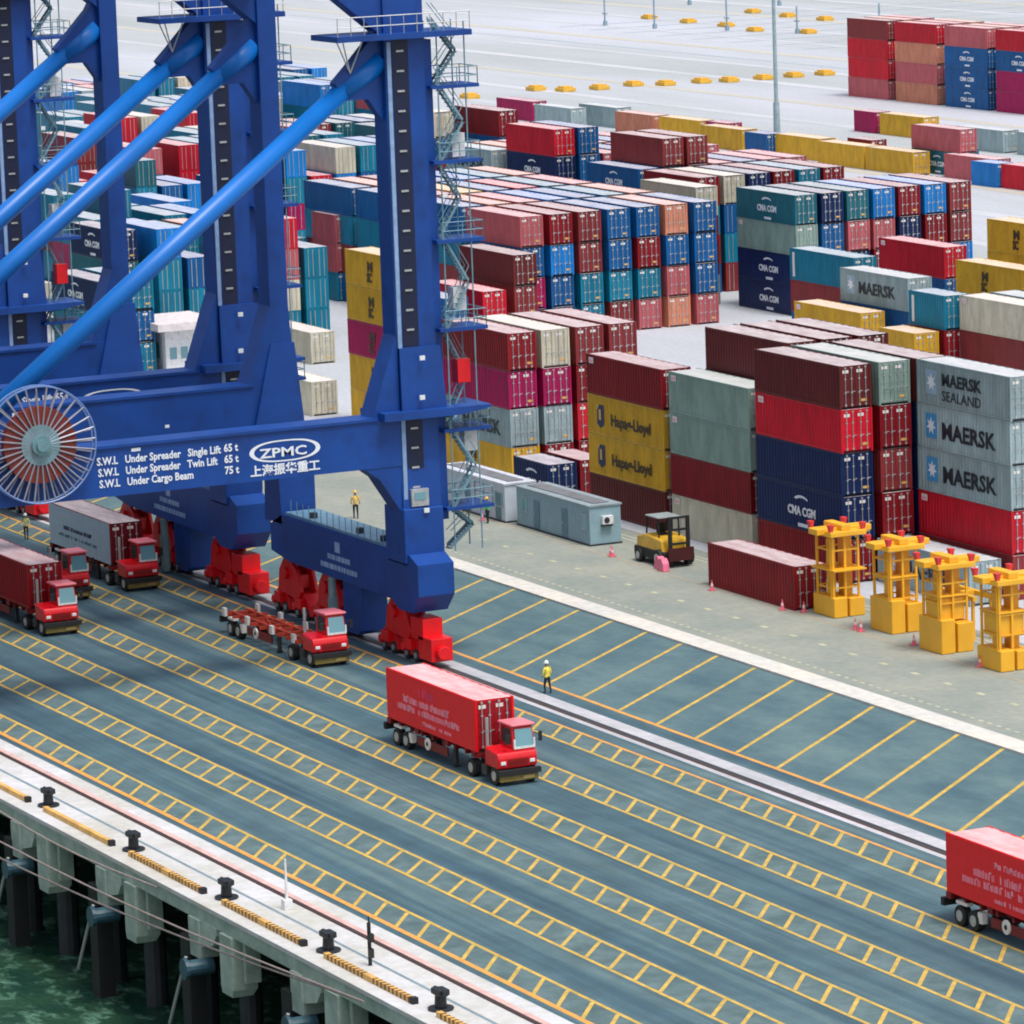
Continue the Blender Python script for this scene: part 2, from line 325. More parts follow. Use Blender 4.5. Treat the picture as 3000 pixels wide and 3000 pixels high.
def door_geo(b, x, s, W, z1):
    y0, y1 = (.15, W/2-.012) if s == 0 else (W/2+.012, W-.15)
    b.box(x-.05, x, y0, y1, .17, z1-.13, 0)
    for z in (.85, 1.5, 2.15): b.box(x, x+.018, y0+.03, y1-.03, z, z+.07, 0)
    for f in (.27, .73):
        y = y0+(y1-y0)*f; b.cyl((x+.045, y, .14), (x+.045, y, z1-.1), .028, 6, 2)
        for z in (.22, 1.05, 2.0, z1-.22): b.box(x, x+.07, y-.07, y+.07, z, z+.1, 2)
        b.box(x+.03, x+.06, y-.02, y+.26, 1.15, 1.2, 2)
    b.box(x+.004, x+.02, y0+.1, y0+.55, 2.45, 2.66, 3)
    if s: b.box(x+.004, x+.02, y0+.4, y0+.85, .45, .62, 4)
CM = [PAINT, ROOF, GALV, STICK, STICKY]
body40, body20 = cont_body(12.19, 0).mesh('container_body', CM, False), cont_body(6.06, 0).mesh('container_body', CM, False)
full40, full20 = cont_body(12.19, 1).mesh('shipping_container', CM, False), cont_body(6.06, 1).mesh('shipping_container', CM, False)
doorm = []
for s in (0, 1):
    q = MB(); door_geo(q, 0, s, 2.44, H-.03); doorm.append(q.mesh('door', CM))
for q in (body40, body20, full40, full20):
    bm = bmesh.new(); bm.from_mesh(q); bmesh.ops.remove_doubles(bm, verts=bm.verts, dist=1e-5); bmesh.ops.recalc_face_normals(bm, faces=bm.faces); bm.to_mesh(q); bm.free()
NTH = ['first', 'second', 'third', 'fourth', 'fifth', 'sixth', 'seventh', 'eighth', 'ninth']
stuffL = []      # containers of the far stacks that do not show on their own
count = [0]
def text_mesh(body, size, name, mat, extrude=.01, bold=.0):
    cu = bpy.data.curves.new(name, 'FONT'); cu.body = body; cu.size = size; cu.extrude = extrude; cu.offset = bold; cu.resolution_u = 2
    t = bpy.data.objects.new(name, cu); COL.objects.link(t); bpy.context.view_layer.update()
    me = bpy.data.meshes.new_from_object(t.evaluated_get(bpy.context.evaluated_depsgraph_get())); bpy.data.objects.remove(t); bpy.data.curves.remove(cu)
    me.name = name; me.materials.clear(); me.materials.append(mat); return me
TXT = {}
def txt(body, size, mat, bold=.0):
    k = (body, size, mat.name)
    if k not in TXT: TXT[k] = text_mesh(body, size, 'lettering', mat, .008, bold)
    return TXT[k]
def side_text(parent, body, size, mat, x, z, bold=.02, sx=1.0):   # text on the -Y face reading along +X
    o = bpy.data.objects.new('lettering', txt(body, size, mat, bold)); COL.objects.link(o); o.parent = parent; o.location = (x, -.012, z); o.rotation_euler = (R(90), 0, 0); o.scale = (sx, 1, 1); return o
def star_badge(parent, x, z, s, faded=False):
    b = MB(); b.box(0, s, -.012, 0, 0, s*1.15, 0); pts = []
    for i in range(14):
        r_ = s*(.42 if i % 2 == 0 else .2); a = math.pi/2+i*math.pi/7; pts.append((s/2+r_*math.cos(a), s*.57+r_*math.sin(a)))
    k = len(b.v)
    b.prism(pts, 'y', -.02, -.0125, 1)
    return b.build('star_badge', [LETB if not faded else bpy.data.materials.get('badge_faded') or simple('badge_faded', lin((150, 178, 200)), .6), LETW], parent, (x, -.004, z))
def logo(root, kind, L):
    if kind == 'maersk': star_badge(root, L*.10, .75, 1.45); side_text(root, 'MAERSK', 1.55, LETK, L*.27, .85, .045, 1.22)
    elif kind == 'maerskf': star_badge(root, L*.10, .75, 1.45, True); side_text(root, 'MAERSK', 1.45, LETK, L*.27, .95, .04, 1.22)
    elif kind == 'sealand': star_badge(root, L*.10, .75, 1.45, True); side_text(root, 'MAERSK', 1.15, LETK, L*.27, 1.5, .035, 1.22); side_text(root, 'SEALAND', 1.0, LETK, L*.27, .45, .0, 1.2)
    elif kind == 'hapag':
        b = MB(); b.box(0, 1.15, -.012, 0, .3, 1.75, 0); b.prism([(0,1.3),(.35,1.75),(.0,1.75)], 'y', -.016, -.0125, 1); b.prism([(.5,.0),(1.15,.3),(.0,.3)], 'y', -.012, 0, 0); b.box(.3,.62,-.018,-.0125,.6,1.4,1); b.build('logo_mark', [LETN, STICKY], root, (L*.13, -.004, .55))
        side_text(root, 'Hapag-Lloyd', 1.15, LETO, L*.31, .95, .04, 1.12)
    elif kind == 'cma':
        side_text(root, 'CMA CGM', .85, LETW, L*.36, 1.0, .03, 1.0)
        b = MB()
        for i in range(8):
            a, a2 = math.pi*(.15+.7*i/8), math.pi*(.15+.7*(i+1)/8); b.poly([(1.1*math.cos(a),0,.45*math.sin(a)),(1.1*math.cos(a2),0,.45*math.sin(a2)),(.85*math.cos(a2)+.1,0,.28*math.sin(a2)),(.85*math.cos(a)+.1,0,.28*math.sin(a))])
        b.box(-.5,.9,-.004,.004,-1.75,-1.5); b.build('logo_arc', [LETW], root, (L*.52, -.02, 1.95))
    elif kind == 'plate':
        b = MB(); b.box(0,.75,-.01,0,0,.45,0); b.box(.1,.62,-.016,-.0105,.1,.3,1); b.build('number_plate', [STICK, LETP], root, (.45, -.004, 2.3))
    elif kind == 'msc':
        side_text(root, 'M', 1.1, LETO, 4.6, 1.45, .06, 1.3); side_text(root, 'SC', 1.1, LETO, 4.5, .5, .06, .8)
    elif kind == 'strip':
        b = MB(); b.box(0,.4,-.01,0,0,2.3,0); b.build('vertical_marking', [LETB if False else STICK], root, (.55, -.004, .3))
def container(x, y, lev, c, L, label, group, near=False, lg=None, rz=0, z=None):
    zz = lev*H+.02 if z is None else z; col = colr(c); jx = random.uniform(-.08, .08)
    if lg is None and not near:
        o = link(full40 if L > 10 else full20, 'shipping_container', None, (x+jx, y, zz), col, rz)
        count[0] += 1
        return tag(o, label, 'container', group)
    root = empty('shipping_container', (x+jx, y, zz), rz); count[0] += 1
    link(body40 if L > 10 else body20, 'body', root, (0,0,0), col)
    for s in (0, 1): link(doorm[s], 'door', root, (L-.05, 0, 0), col)
    if lg: logo(root, lg, L)
    return tag(root, label, 'container', group)
def tier_name(i, n):
    return 'topmost' if i == n-1 else ('bottom one' if i == 0 else NTH[n-1-i]+'-from-top')
LGW = {'maersk': 'badged', 'maerskf': 'faded-badged', 'sealand': 'twice-lettered', 'hapag': 'lettered', 'cma': 'lettered', 'plate': 'plated', 'msc': 'lettered', 'strip': 'striped'}
def stack(x, y, cols, L=12.19, where='', near=False, logos=None, vis=None):
    """cols bottom -> top; vis = number of tiers from the top that show"""
    n = len(cols); vis = n if vis is None else vis
    for i, c in enumerate(cols):
        if n-1-i >= vis: stuffL.append((x, y, i, c, L)); continue
        lg = (logos or {}).get(i)
        lb = '%s%s container, %s in %s' % ((LGW[lg]+' ') if lg else '', PAL[c][1], tier_name(i, n), where)
        container(x, y, i, c, L, lb, 'containers of '+where.split(',')[-1].strip(), near, lg)
Y1 = 161.8; DY = 2.95
# front rows of the near block
W0 = 'the near front stacks'
stack(-301.55, Y1-.1, 'DBBRM', where='the five high stack behind the yellow spreaders', near=True, logos={1:'cma', 3:'plate'})
stack(-301.55, Y1+DY, 'DDKDE', where='the second column behind the five high stack', near=True)
stack(-301.55, Y1+2*DY, 'BBBBM', where='the third column behind the five high navy and red stack', near=True, vis=3)
stack(-315.3, Y1+.2, 'CDEE', where='the four high sage and cream stack', near=True, logos={2:'plate', 3:'plate', 0:'plate'})
for k in (1, 2, 3): stack(-315.0, Y1+.2+DY*k, 'KKKMM' if k == 1 else 'KDMKM', where='the %s row behind the sage and cream stack' % NTH[k], near=(k == 1), vis=2 if k == 1 else 1)
stack(-328.4, Y1+.1, 'MYYD', where='the stack with two yellow lettered containers', near=True, logos={1:'hapag', 2:'hapag', 3:'plate'})
stack(-355.3, Y1+.6, 'YGXD', where='the stack right of the crane stairs', near=True, logos={1:'maersk', 0:'msc'})
stack(-355.3, Y1+.6+DY, 'DGXC', where='the second column right of the crane stairs', near=True)
stack(-355.3, Y1+.6+2*DY, 'DRDK', where='the third column right of the crane stairs', near=True)
stack(-355.3, Y1+.6+3*DY, 'RRKK', where='the fourth column right of the crane stairs', near=True)
container(-339.7, 160.9, 0, 'B', 6.06, 'short navy container with white lettering on the ground behind the offices', 'single containers by the offices', True, 'cma')
container(-340.2, 163.9, 0, 'D', 6.06, 'short dark red container beside the short navy one behind the offices', 'single containers by the offices', True)
stack(-289.4, Y1+2*DY, 'KRGGG', where='the right edge stack behind the spreaders', near=True, logos={1:'plate', 2:'maersk', 3:'maersk', 4:'sealand'}, vis=4)
container(-289.1, 164.2, 0, 'G', 12.19, 'light grey container with faded badge on the ground behind the yellow spreaders', 'single containers near the spreaders', True, 'maerskf')
container(-294.7, 154.1, 0, 'D', 12.19, 'lone dark red container on the ground left of the yellow spreaders', 'single containers near the spreaders', True)
# block two
C2 = ['UXUP', 'UUAD', 'TTKK', 'KTUU', 'PTDU', 'OPUO', 'PUUU']
for k, c in enumerate(C2): stack(-436.5, 202.6+3.13*k, c, where='the %s column of the middle block' % NTH[k], logos={3:'plate'} if k == 0 else None)
TOPS = 'UOPAUTOUPYURTPUOKUATOPUUC'
q = 0
for bx in (-449.9, -463.3, -476.7):
    for k in range(7):
        c = TOPS[q % len(TOPS)]; q += 1
        stack(bx, 202.6+3.13*k, 'UKT'+c, where='the %s column, %s bay back in the middle block' % (NTH[k], NTH[int(round((-436.5-bx)/13.4))-1]), vis=1)
stack(-431.3, 199.3, 'KKM', where='the three high brown stack left of the middle block')
stack(-429.7, 195.2, 'RR', where='the two high red stack before the middle block')
stack(-427, 190.0, 'TU', where='the low stack behind the crane stairs', vis=1)
# block three
C3 = ['BBEV', 'UBUB', 'PBPV', 'UDPA', 'DUBD', 'KBDA', 'UAKK']
for k, c in enumerate(C3): stack(-435.2, 231.9+2.93*k, c, where='the %s column of the right hand block' % NTH[k], logos={0:'cma', 1:'cma', 2:'plate', 3:'cma'} if k == 0 else None, vis=4 if k < 3 else 3)
stack(-449.9, 228.7, 'EMDC', where='the narrow gap between middle and right hand blocks')
# block four behind
for k, c in enumerate(['UKTD', 'KTUC', 'UTKB', 'TUKD', 'KUKT', 'TKUD']):
    stack(-459.0, 233.7+2.95*k, c, where='the %s column of the rear row behind both blocks' % NTH[k], vis=1)
for k, c in enumerate(['TKUU', 'UTUBK', 'TKUKK', 'KUUP', 'TUKU', 'UTKP', 'KUUP']):
    stack(-472.4, 233.7+2.95*k, c, where='the %s column of the second rear row' % NTH[k], vis=2 if k in (1, 2) else 1, logos={3:'cma'} if k == 0 else None)
for k, c in enumerate(['UTKBR', 'KTUUU', 'TKUP', 'UKTU', 'KTUK', 'UTKP', 'KUUP']):
    stack(-492.2, 233.7+2.95*k, c, where='the %s column of the third rear row' % NTH[k], vis=2 if k < 2 else 1, logos={3:'cma'} if k == 0 else None)
stack(-505.6, 232.4, 'UTKG', where='the grey topped stack right of the crane top', logos={3:'maersk'}, vis=1)
for k, c in enumerate(['TKUO', 'UTKP', 'KUUU', 'TUKO', 'UTKU', 'KUUP']):
    stack(-505.6, 235.6+2.95*k, c, where='the %s column of the fourth rear row' % NTH[k], vis=1)
stack(-519.0, 234.5, 'UTKUC', L=6.06, where='the pale topped stack by the crane top', vis=2)
stack(-520.5, 240.5, 'UTKUD', where='the tall red topped stack by the crane top', vis=2)
# middle right group
stack(-406.2, 222.0, 'UKT', where='the teal topped stack before the right hand block', near=True, logos={2:'strip'})
stack(-388.5, 217.4, 'KUG', where='the grey lettered stack right of centre', near=True, logos={2:'maerskf'})
stack(-390.8, 213.9, 'YY', where='the low yellow pair right of centre', near=True, logos={1:'plate'})
stack(-369.0, 210.2, 'YY', L=6.06, where='the short yellow pair below the grey lettered container', near=True)
stack(-369.0, 213.2, 'DDT', L=6.06, where='the short teal stack right of centre', near=True, logos={2:'strip'})
stack(-362.7, 214.6, 'KKC', where='the cream topped stack at the right edge', near=True, logos={2:'plate'})
stack(-362.7, 217.7, 'KUG', where='the second column of the cream topped stack', vis=1)
stack(-362.7, 220.8, 'KUY', where='the third column of the cream topped stack', vis=1)
stack(-408.0, 232.7, 'KUR', where='the bright red stack right of the teal container', near=True, logos={2:'plate'}, vis=2)
stack(-386.4, 228.3, 'YYY', where='the lower yellow stack at the right edge', near=True, logos={2:'msc'}, vis=2)
stack(-390.6, 234.2, 'YYYY', where='the tall yellow stack at the right edge', near=True, logos={3:'msc'}, vis=2)
# far singles
for x, y, c, L, nm in [(-671.3,317.4,'X',12.19,'at the far left end of the single line'), (-654.5,315.6,'G',12.19,'pale one behind the red topped stacks'), (-650.3,320.8,'G',12.19,'second pale one behind the red topped stacks'),
  (-633.3,318.1,'O',12.19,'faded orange one behind the brick red stacks'), (-620,318.4,'Y',12.19,'yellow one next to the faded orange'), (-607,319,'X',6.06,'short magenta one beside the yellow'), (-602.1,315.5,'Y',12.19,'yellow one left of the lamp mast'), (-587.3,314.5,'U',6.06,'short blue one left of the lamp mast'),
  (-581.3,315.9,'Y',12.19,'yellow one right behind the lamp mast'), (-568,319.5,'D',6.06,'dark red one between yellow containers'), (-566.9,314.4,'Y',12.19,'yellow one with dark lettering right of the mast'), (-554.2,314.4,'Y',12.19,'second yellow one right of the lamp mast'),
  (-546,320.4,'T',6.06,'short teal one at the end of the yellow pair'), (-606.7,342.4,'X',6.06,'magenta one below the tall red and blue stacks'), (-599.6,342.5,'Y',12.19,'long yellow one below the tall red and blue stacks'),
  (-572.6,338.8,'G',12.19,'light grey one under the tall magenta stack'), (-558,339.5,'G',12.19,'second light grey one at the right edge'), (-538,316.5,'P',12.19,'faded pink one behind the green blue one'),
  (-526.8,313.8,'A',6.06,'short bright blue one near the right edge'), (-520.4,314.3,'R',12.19,'bright red one at the right edge')]:
    container(x, y, 0, c, L, PAL[c][1]+' container, '+nm+', on the far yard', 'single containers on the far yard')
stack(-548.4, 317.9, 'VP', L=12.19, where='the two high stack on the far right yard', logos={0:'cma'})
# tall stacks top right
for k, (x, c) in enumerate([(-663.2,'PRRK'), (-648.6,'OPOR'), (-634.0,'UUUP'), (-619.4,'XXUR')]):
    stack(x, 373.5, c, where='the %s bay of the tall stacks at top right' % NTH[k], logos={i:'cma' for i in range(4) if c[i] == 'U'})
    for j in (1, 2): stack(x, 373.5+3*j, 'KUUO' if (k+j) % 2 else 'UKUP', where='%s row back, bay %s at top right' % (NTH[j], NTH[k]), vis=1)
# behind the cranes on the left
stack(-384.1, 166.8, 'YYXYY', where='the yellow stack left of the right crane leg', near=True, logos={1:'msc', 2:'msc', 3:'msc', 4:'msc'})
stack(-473.5, 202.0, 'TPP', L=6.06, where='the pink stack left of the right crane leg', near=True)
stack(-473.5, 205.2, 'TRU', L=6.06, where='the red and blue stack left of the right crane leg')
stack(-482, 200.0, 'TT', where='the teal pair beside the middle crane leg', L=6.06, logos={1:'plate'})
stack(-482, 206.0, 'KDT', where='the teal topped stack behind the pink ones', vis=1)
for k, c in enumerate(['TUVP', 'UTUK', 'DUTV', 'UVAU']): stack(-555.0, 229.0+3.1*k, c, where='the %s column seen through the near portal' % NTH[k])
for k, c in enumerate(['TKTO', 'DTTU', 'TUTT']):
    stack(-477.5, 177.5+3.0*k, c[:3] if k else 'TUT', where='the %s column behind the left crane leg' % NTH[k])
    stack(-477.5+.2, 177.5+3.0*k+9.2, 'KU'+c[3], where='rear column %s behind the left crane leg' % NTH[k], vis=1)
stack(-438.9, 160.2, 'TTB', where='the teal and navy stack below the left braces', near=True, logos={2:'cma'})
stack(-438.9, 163.3, 'TUT', where='second column of the teal stack below the left braces')
stack(-453.3, 167.5, 'TTVB', where='the navy topped stack between the left braces', logos={3:'cma'}, vis=2)
stack(-576.5, 242.6, 'UTKTA', where='the bright blue stack beside the middle crane leg', vis=2)
stack(-562.0, 246.5, 'UTKTP', L=6.06, where='the pink topped stack beside the bright blue one', vis=1)
container(-434.4, 179.5, 0, 'C', 12.19, 'cream container on the ground seen between two crane legs', 'pale containers by the crane', True, 'plate')
container(-402, 165.6, 0, 'C', 12.19, 'cream container on the ground just above the portal beam', 'pale containers by the crane', True)
rnd = random.Random(11); PL = 'TTTTUVAUTTGPTAKTCURTTX'
for bi, bx in enumerate([-493, -506.5, -525, -538.5, -560, -574, -596, -612, -634]):
    for k in range(12):
        y = 164+3.05*k+(bi//2)*6.3
        if y > 214: continue
        hgt = rnd.choice([2, 3, 3, 4, 4, 3, 1]) if (k+bi) % 5 else 2
        c = ''.join(rnd.choice(PL) for _ in range(hgt))
        if rnd.random() < .12: continue
        stack(bx, y, c, where='row %s, bay %s of the teal yard at far left' % (NTH[k] if k < 9 else NTH[k-9]+' last', NTH[bi]), vis=1 if count[0] < 255 else 0)
print('individual containers', count[0], 'stuff', len(stuffL))
occ = [(o.location.x, o.location.y) for o in COL.objects if o.parent is None and o.get('category') == 'container'] + [(q_[0], q_[1]) for q_ in stuffL]
free = lambda x, y: all(abs(x-a) > 12.6 or abs(y-b_) > 2.6 for a, b_ in occ)
for bi in range(20):
    bx = -452-13.4*bi-(bi//3)*4
    y = 158 - .357*(bx+440); ymax = 193 - .357*(bx+440)+(8 if bx < -500 else -6)
    while y < ymax and bx > -690:
        y += 3.05
        if bx > -520 and y > 189: break
        if not free(bx, y): continue
        if rnd.random() < .08: continue
        hgt = rnd.choice([3, 4, 4, 3, 4]) if bx > -600 else rnd.choice([2, 3, 3])
        for i in range(hgt): stuffL.append((bx, y, i, rnd.choice('TTTTUVATTGTAURPTXC'), 12.19))
# merged hidden and surplus containers
tmpl = MB(); LL = 12.19
def cheap(b, x, y, z, L):
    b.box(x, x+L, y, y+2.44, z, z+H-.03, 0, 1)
    for f in (.16, .36, .64, .84): b.box(x+L, x+L+.05, y+2.44*f-.03, y+2.44*f+.03, z+.15, z+H-.2, 2)
b = MB(); fc = []
for (x, y, i, c, L) in stuffL:
    k = len(b.f); cheap(b, x, y, i*H+.02, L); cc = colr(c); fc += [cc]*(len(b.f)-k)
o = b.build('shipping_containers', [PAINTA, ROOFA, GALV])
at = o.data.attributes.new('Col', 'FLOAT_COLOR', 'FACE'); at.data.foreach_set('color', [v for c in fc for v in c])
tag(o, 'mass of further shipping containers packed inside and behind the stacks', 'containers', kind='stuff')

# ------------------------------------------------------------------ ship to shore cranes
STAIRM = simple('stair_grey_teal', lin((112, 150, 165)), .5)
def crane(dx, idx):
    root = empty('gantry_crane', (-282+dx, 126.4, 0))
    nm = ['nearest blue quay crane with lettering and cable reel on its portal beam', 'second blue quay crane, standing behind the nearest one', 'third blue quay crane at the left edge of the photo'][idx]
    tag(root, nm, 'crane', 'blue quay cranes along the rail')
    # local coordinates: x along rail (0 = right leg centre), y 0 = landside rail, z up
    def P(name, b, mats=None, par=None, bevel=0, loc=(0,0,0), smooth=False): return b.build(name, mats or [BLUE], par or root, loc, bevel=bevel, smooth=smooth)
    yF = -1.1   # -Y face of legs
    legs = {}
    LX = -20.3 if idx == 0 else -19.7
    for s, x in (('r', 0.0), ('l', LX)):
        b = MB()
        wy = 2.7 if s == 'r' else 1.3
        b.frus((x-1.6, x+1.35, yF, yF+2.5), (x-1.1, x+.9, yF, yF+2.7), 6.4, 12.9)
        b.frus((x-1.05, x+.92, yF-1.8, yF+wy+.3), (x-1.0, x+.9, yF, yF+wy), 15.9, 21.0); b.box(x-1.0, x+.9, yF, yF+wy, 12.8, 15.95)
        b.box(x-1.0, x+.9, yF, yF+wy, 21.0, 47)
        b.prism([(yF+.2, 39.6), (yF-4.6, 43.6), (yF-4.6, 47), (yF+.2, 47)], 'x', x-.8, x+.7)
        b.prism([(yF+.1, 34.3), (yF+.1, 41.0), (yF-.7, 39.6), (yF-2.3, 37.9), (yF-3.2, 37.0), (yF-2.6, 35.9), (yF-1.0, 35.9)], 'x', x-.5, x+.4)
        leg = P('leg', b)
        if s == 'r':
            b = MB(); b.box(x+.6, x+.93, yF+.5, yF+1.6, 10.1, 39.5, 0)  # dark panel just proud of the leg, painting in a recess's shade
            z = 10.
            while z < 39.2: b.box(x+.93, x+1.02, yF+.75, yF+1.25, z, z+.12, 1); z += 1.25
            P('ladder_recess_panel', b, [BLUED, GALV], leg)
            b = MB(); b.box(x+.92, x+1.06, yF+.1, yF+.36, 9.5, 39.4, 0); P('cable_tray', b, [simple('pale_tray', lin((140, 168, 205)), .4)], leg)
            b = MB(); b.box(x-.9, x+.7, yF+2.7, yF+3.3, 9.0, 39.4, 0); z = 12.
            P('lift_shaft', b, [BLUE], leg)
            b = MB(); b.box(x+.9, x+1.3, yF+.5, yF+1.7, 10.1, 11.2, 0); b.box(x+1.3, x+1.33, yF+.7, yF+1.5, 10.5, 11.0, 1); P('lift_cabin', b, [GALV, GLASS], leg, .05)
            b = MB(); b.frus((x-1.2, x+1.3, yF+.1, yF+3.2), (x-1.2, x+1.2, yF+.1, yF+2.9), 16.2, 20.2) ; P('leg_collar', b, None, leg)
            b = MB(); b.box(x-1.6, x+1.45, yF-.15, yF+2.6, 6.5, 10.0); P('leg_base', b, None, leg, .06)
            # stair tower on inland side
            for z0 in (9.6, 14.6, 21.0, 26.6, 31.6, 36.3):
                st = MB(); y0, y1 = yF+3.3, yF+6.2
                st.box(x-1.4, x+1.4, y0-.4, y1, z0, z0+.22, 0)
                P('stair_platform', st, [BLUE], root)
                ra = MB()
                for (xa, ya, xb, yb) in ((x-1.3, y1-.08, x+1.35, y1-.08), (x+1.35, y0, x+1.35, y1-.08), (x-1.3, y0, x-1.3, y1-.08)):
                    for hh in (.55, 1.1): ra.cyl((xa, ya, z0+.2+hh), (xb, yb, z0+.2+hh), .035, 5)
                    for t in (0, .5, 1): ra.cyl((xa+(xb-xa)*t, ya+(yb-ya)*t, z0+.2), (xa+(xb-xa)*t, ya+(yb-ya)*t, z0+1.3), .035, 5)
                P('handrail', ra, [STAIRM], root)
            zs = [7.0, 9.7, 14.7, 21.1, 26.7, 31.7, 36.4, 40.5]
            for i in range(len(zs)-1):
                a, c = zs[i], zs[i+1]; st = MB(); x_ = x+(.9 if i % 2 else .1); mid = (a+c)/2
                for (ya, za, yb, zb) in ((yF+3.5, a, yF+5.1, mid), (yF+5.1, mid, yF+3.5, c)):
                    for off in (-.32, .32):
                        st.prism([(ya, za), (yb, zb), (yb, zb+.28), (ya, za+.28)], 'x', x_+off-.03, x_+off+.03)
                        st.cyl((x_+off, ya, za+1.15), (x_+off, yb, zb+1.15), .03, 5)
                    for t in range(9): st.box(x_-.3, x_+.3, ya+(yb-ya)*t/9-.12, ya+(yb-ya)*t/9+.12, za+(zb-za)*t/9, za+(zb-za)*t/9+.05)
                for yy in (yF+3.4, yF+5.3): st.cyl((x-.6, yy, a), (x-.6, yy, c), .05, 5); st.cyl((x+1.3, yy, a), (x+1.3, yy, c), .05, 5)
                P('stair', st, [STAIRM], root)
            b = MB(); b.box(x-2.2, x+1.9, yF-3.6, yF+5.6, 39.6, 39.95); P('upper_platform', b)
            ra = MB()
            for yy in [yF-3.5+.9*i for i in range(11)]: ra.cyl((x+1.8, yy, 39.9), (x+1.8, yy, 41.1), .03, 5)
            for hh in (40.5, 41.1): ra.cyl((x+1.8, yF-3.5, hh), (x+1.8, yF+5.5, hh), .03, 5)
            for dy in (-3.4, -3.0, -1.7): ra.cyl((x+1.4, yF+dy, 39.6), (x+.5, yF-2.2, 37.6), .05, 5)
            P('platform_rail', ra, [GALV])
            b = MB(); b.prism([(-1.6,0),(3.6,0),(5.8,.3),(5.8,.5),(-1.6,.5)], 'x', x-1.9, x+1.9); P('portal_platform', b, None, None, 0, (0, yF+.2, 15.75))
            # electrical cabinets and red lamps
            for (zz, yy) in ((17.6, yF+4.3), (13.2, yF+4.6), (31.9, yF+4.5), (22.2, yF+4.2)):
                b = MB(); b.box(0, .9, 0, .9, 0, 1.5); P('cabinet', b, [WHITE if zz != 17.6 else RED], None, .03, (x-.2, yy, zz))
            b = MB()
            for (zz, yy) in ((9.7, yF+1.2), (19.4, yF+1.3), (16.9, yF+1.2), (29.5, yF+3.3)): b.box(x+1.5, x+1.62, yy, yy+.35, zz, zz+.28)
            P('work_lamp', b, [WHITE])
        else:
            b = MB(); b.frus((x-1.2, x+1.3, yF-1.6, yF+2.0), (x-1.0, x+1.0, yF-.1, yF+1.6), 12.9, 18.5); P('leg_haunch', b, None, leg)
    # portal beams and braces, seaside legs
    for x in (0.0, LX):
        b = MB(); yS = -32.4
        b.box(x-.95, x+1.0, yS, yF+.3, 12.75, 15.9); b.box(x-1.1, x+1.12, yS, yF-1.5, 15.75, 15.93)
        b.prism([(yF+.3, 9.2), (yF+.3, 12.8), (yF-2.6, 12.8), (yF-1.5, 12.0)], 'x', x-.9, x+.95)
        beam = P('portal_beam', b)
        if x == 0:
            lt = [('S.W.L   Under Spreader   Single Lift', 14.75, -21.5), ('S.W.L   Under Spreader   Twin Lift', 14.05, -21.45), ('S.W.L   Under Cargo Beam', 13.35, -21.4), ('65 t', 14.8, -13.1), ('65 t', 14.1, -13.1), ('75 t', 13.4, -13.1), ('ZPMC', 14.15, -10.7), ('上海振华重工', 13.1, -11.4)]
            for body, zz, yy in lt:
                me = text_mesh(body, .78 if body != 'ZPMC' else .95, 'lettering', LETW, .01, .02)
                o = link(me, 'lettering', beam); xs = max(v.co.x for v in me.vertices)-min(v.co.x for v in me.vertices)
                want = {lt[0][0]: 8.2, lt[1][0]: 7.9, lt[2][0]: 6.2, '65 t': .95, '75 t': .95, 'ZPMC': 3.2}.get(body, 4.7)
                o.rotation_euler = (R(90), 0, R(90)); o.location = (x+1.02, yy, zz); o.scale = (want/max(xs, .1), .85 if body != lt[7][0] else .95, 1)
            b = MB(); pts = []
            for ro, ri in ((1, 0),):
                for i in range(40):
                    a, a2 = 2*math.pi*i/40, 2*math.pi*(i+1)/40
                    f = lambda t, s: (0, -9.0+2.4*s*math.copysign(abs(math.cos(t))**.75, math.cos(t)), 14.5+.68*s*math.sin(t))
                    b.poly([f(a, 1), f(a2, 1), f(a2, .87), f(a, .87)])
            P('logo_ring', b, [LETW], beam, loc=(1.02, 0, 0))
            b = MB()
            for (yy, zz, s) in ((-17.6, 16.0, .3),): pass
            b.box(0, .02, -19.2, -18.6, 15.4, 15.6); P('small_sign', b, [LETW], beam, loc=(1.0, 0, 0))
        else:
            b = MB()
            for (yy, zz, a, c_) in ((-21.2, 14.1, .55, .8), (-21.5, 15.0, .8, .35), (-19.6, 15.3, .55, .3), (-24.5, 15.0, .3, .4), (-9.0, 13.6, .3, .2)): b.box(0, .02, yy, yy+a, zz, zz+c_)
            P('small_sign', b, [LETW], beam, loc=(x+1.0, 0, 0))
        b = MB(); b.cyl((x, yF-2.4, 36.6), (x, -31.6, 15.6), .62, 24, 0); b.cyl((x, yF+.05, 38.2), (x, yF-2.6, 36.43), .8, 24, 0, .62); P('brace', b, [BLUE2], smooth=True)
        b = MB(); b.box(x-1.2, x+1.2, -34, -31.6, 4, 47); P('leg', b)
    b = MB(); b.box(LX+1, -1, yF-3, yF-.2, 43.2, 46.8); b.box(LX+1, -1, -34, -31.6, 43.2, 46.8); P('cross_beam', b)
    for y0, w_ in ((yF, 2.5), (-33.6, 2.4)):
        b = MB(); x0, x1 = -21.0, 2.9
        b.prism([(x0, 4.4), (x0+3, 4.0), (x1-4.2, 3.9), (x1-3.2, 3.4), (x1-1.2, 3.4), (x1, 4.6), (x1, 6.6), (x1-1.2, 7.1), (x0+2.2, 7.1), (x0, 6.2)], 'y', y0, y0+w_)
        sill = P('sill_beam', b)
        b = MB(); b.box(x0+2.5, x1-3.5, y0+.1, y0+w_-.1, 7.1, 7.28, 0)
        for i in (1, 5, 7): b.box(-17+i*1.9, -16.6+i*1.9, y0+.4, y0+.8, 7.25, 7.65, 1)
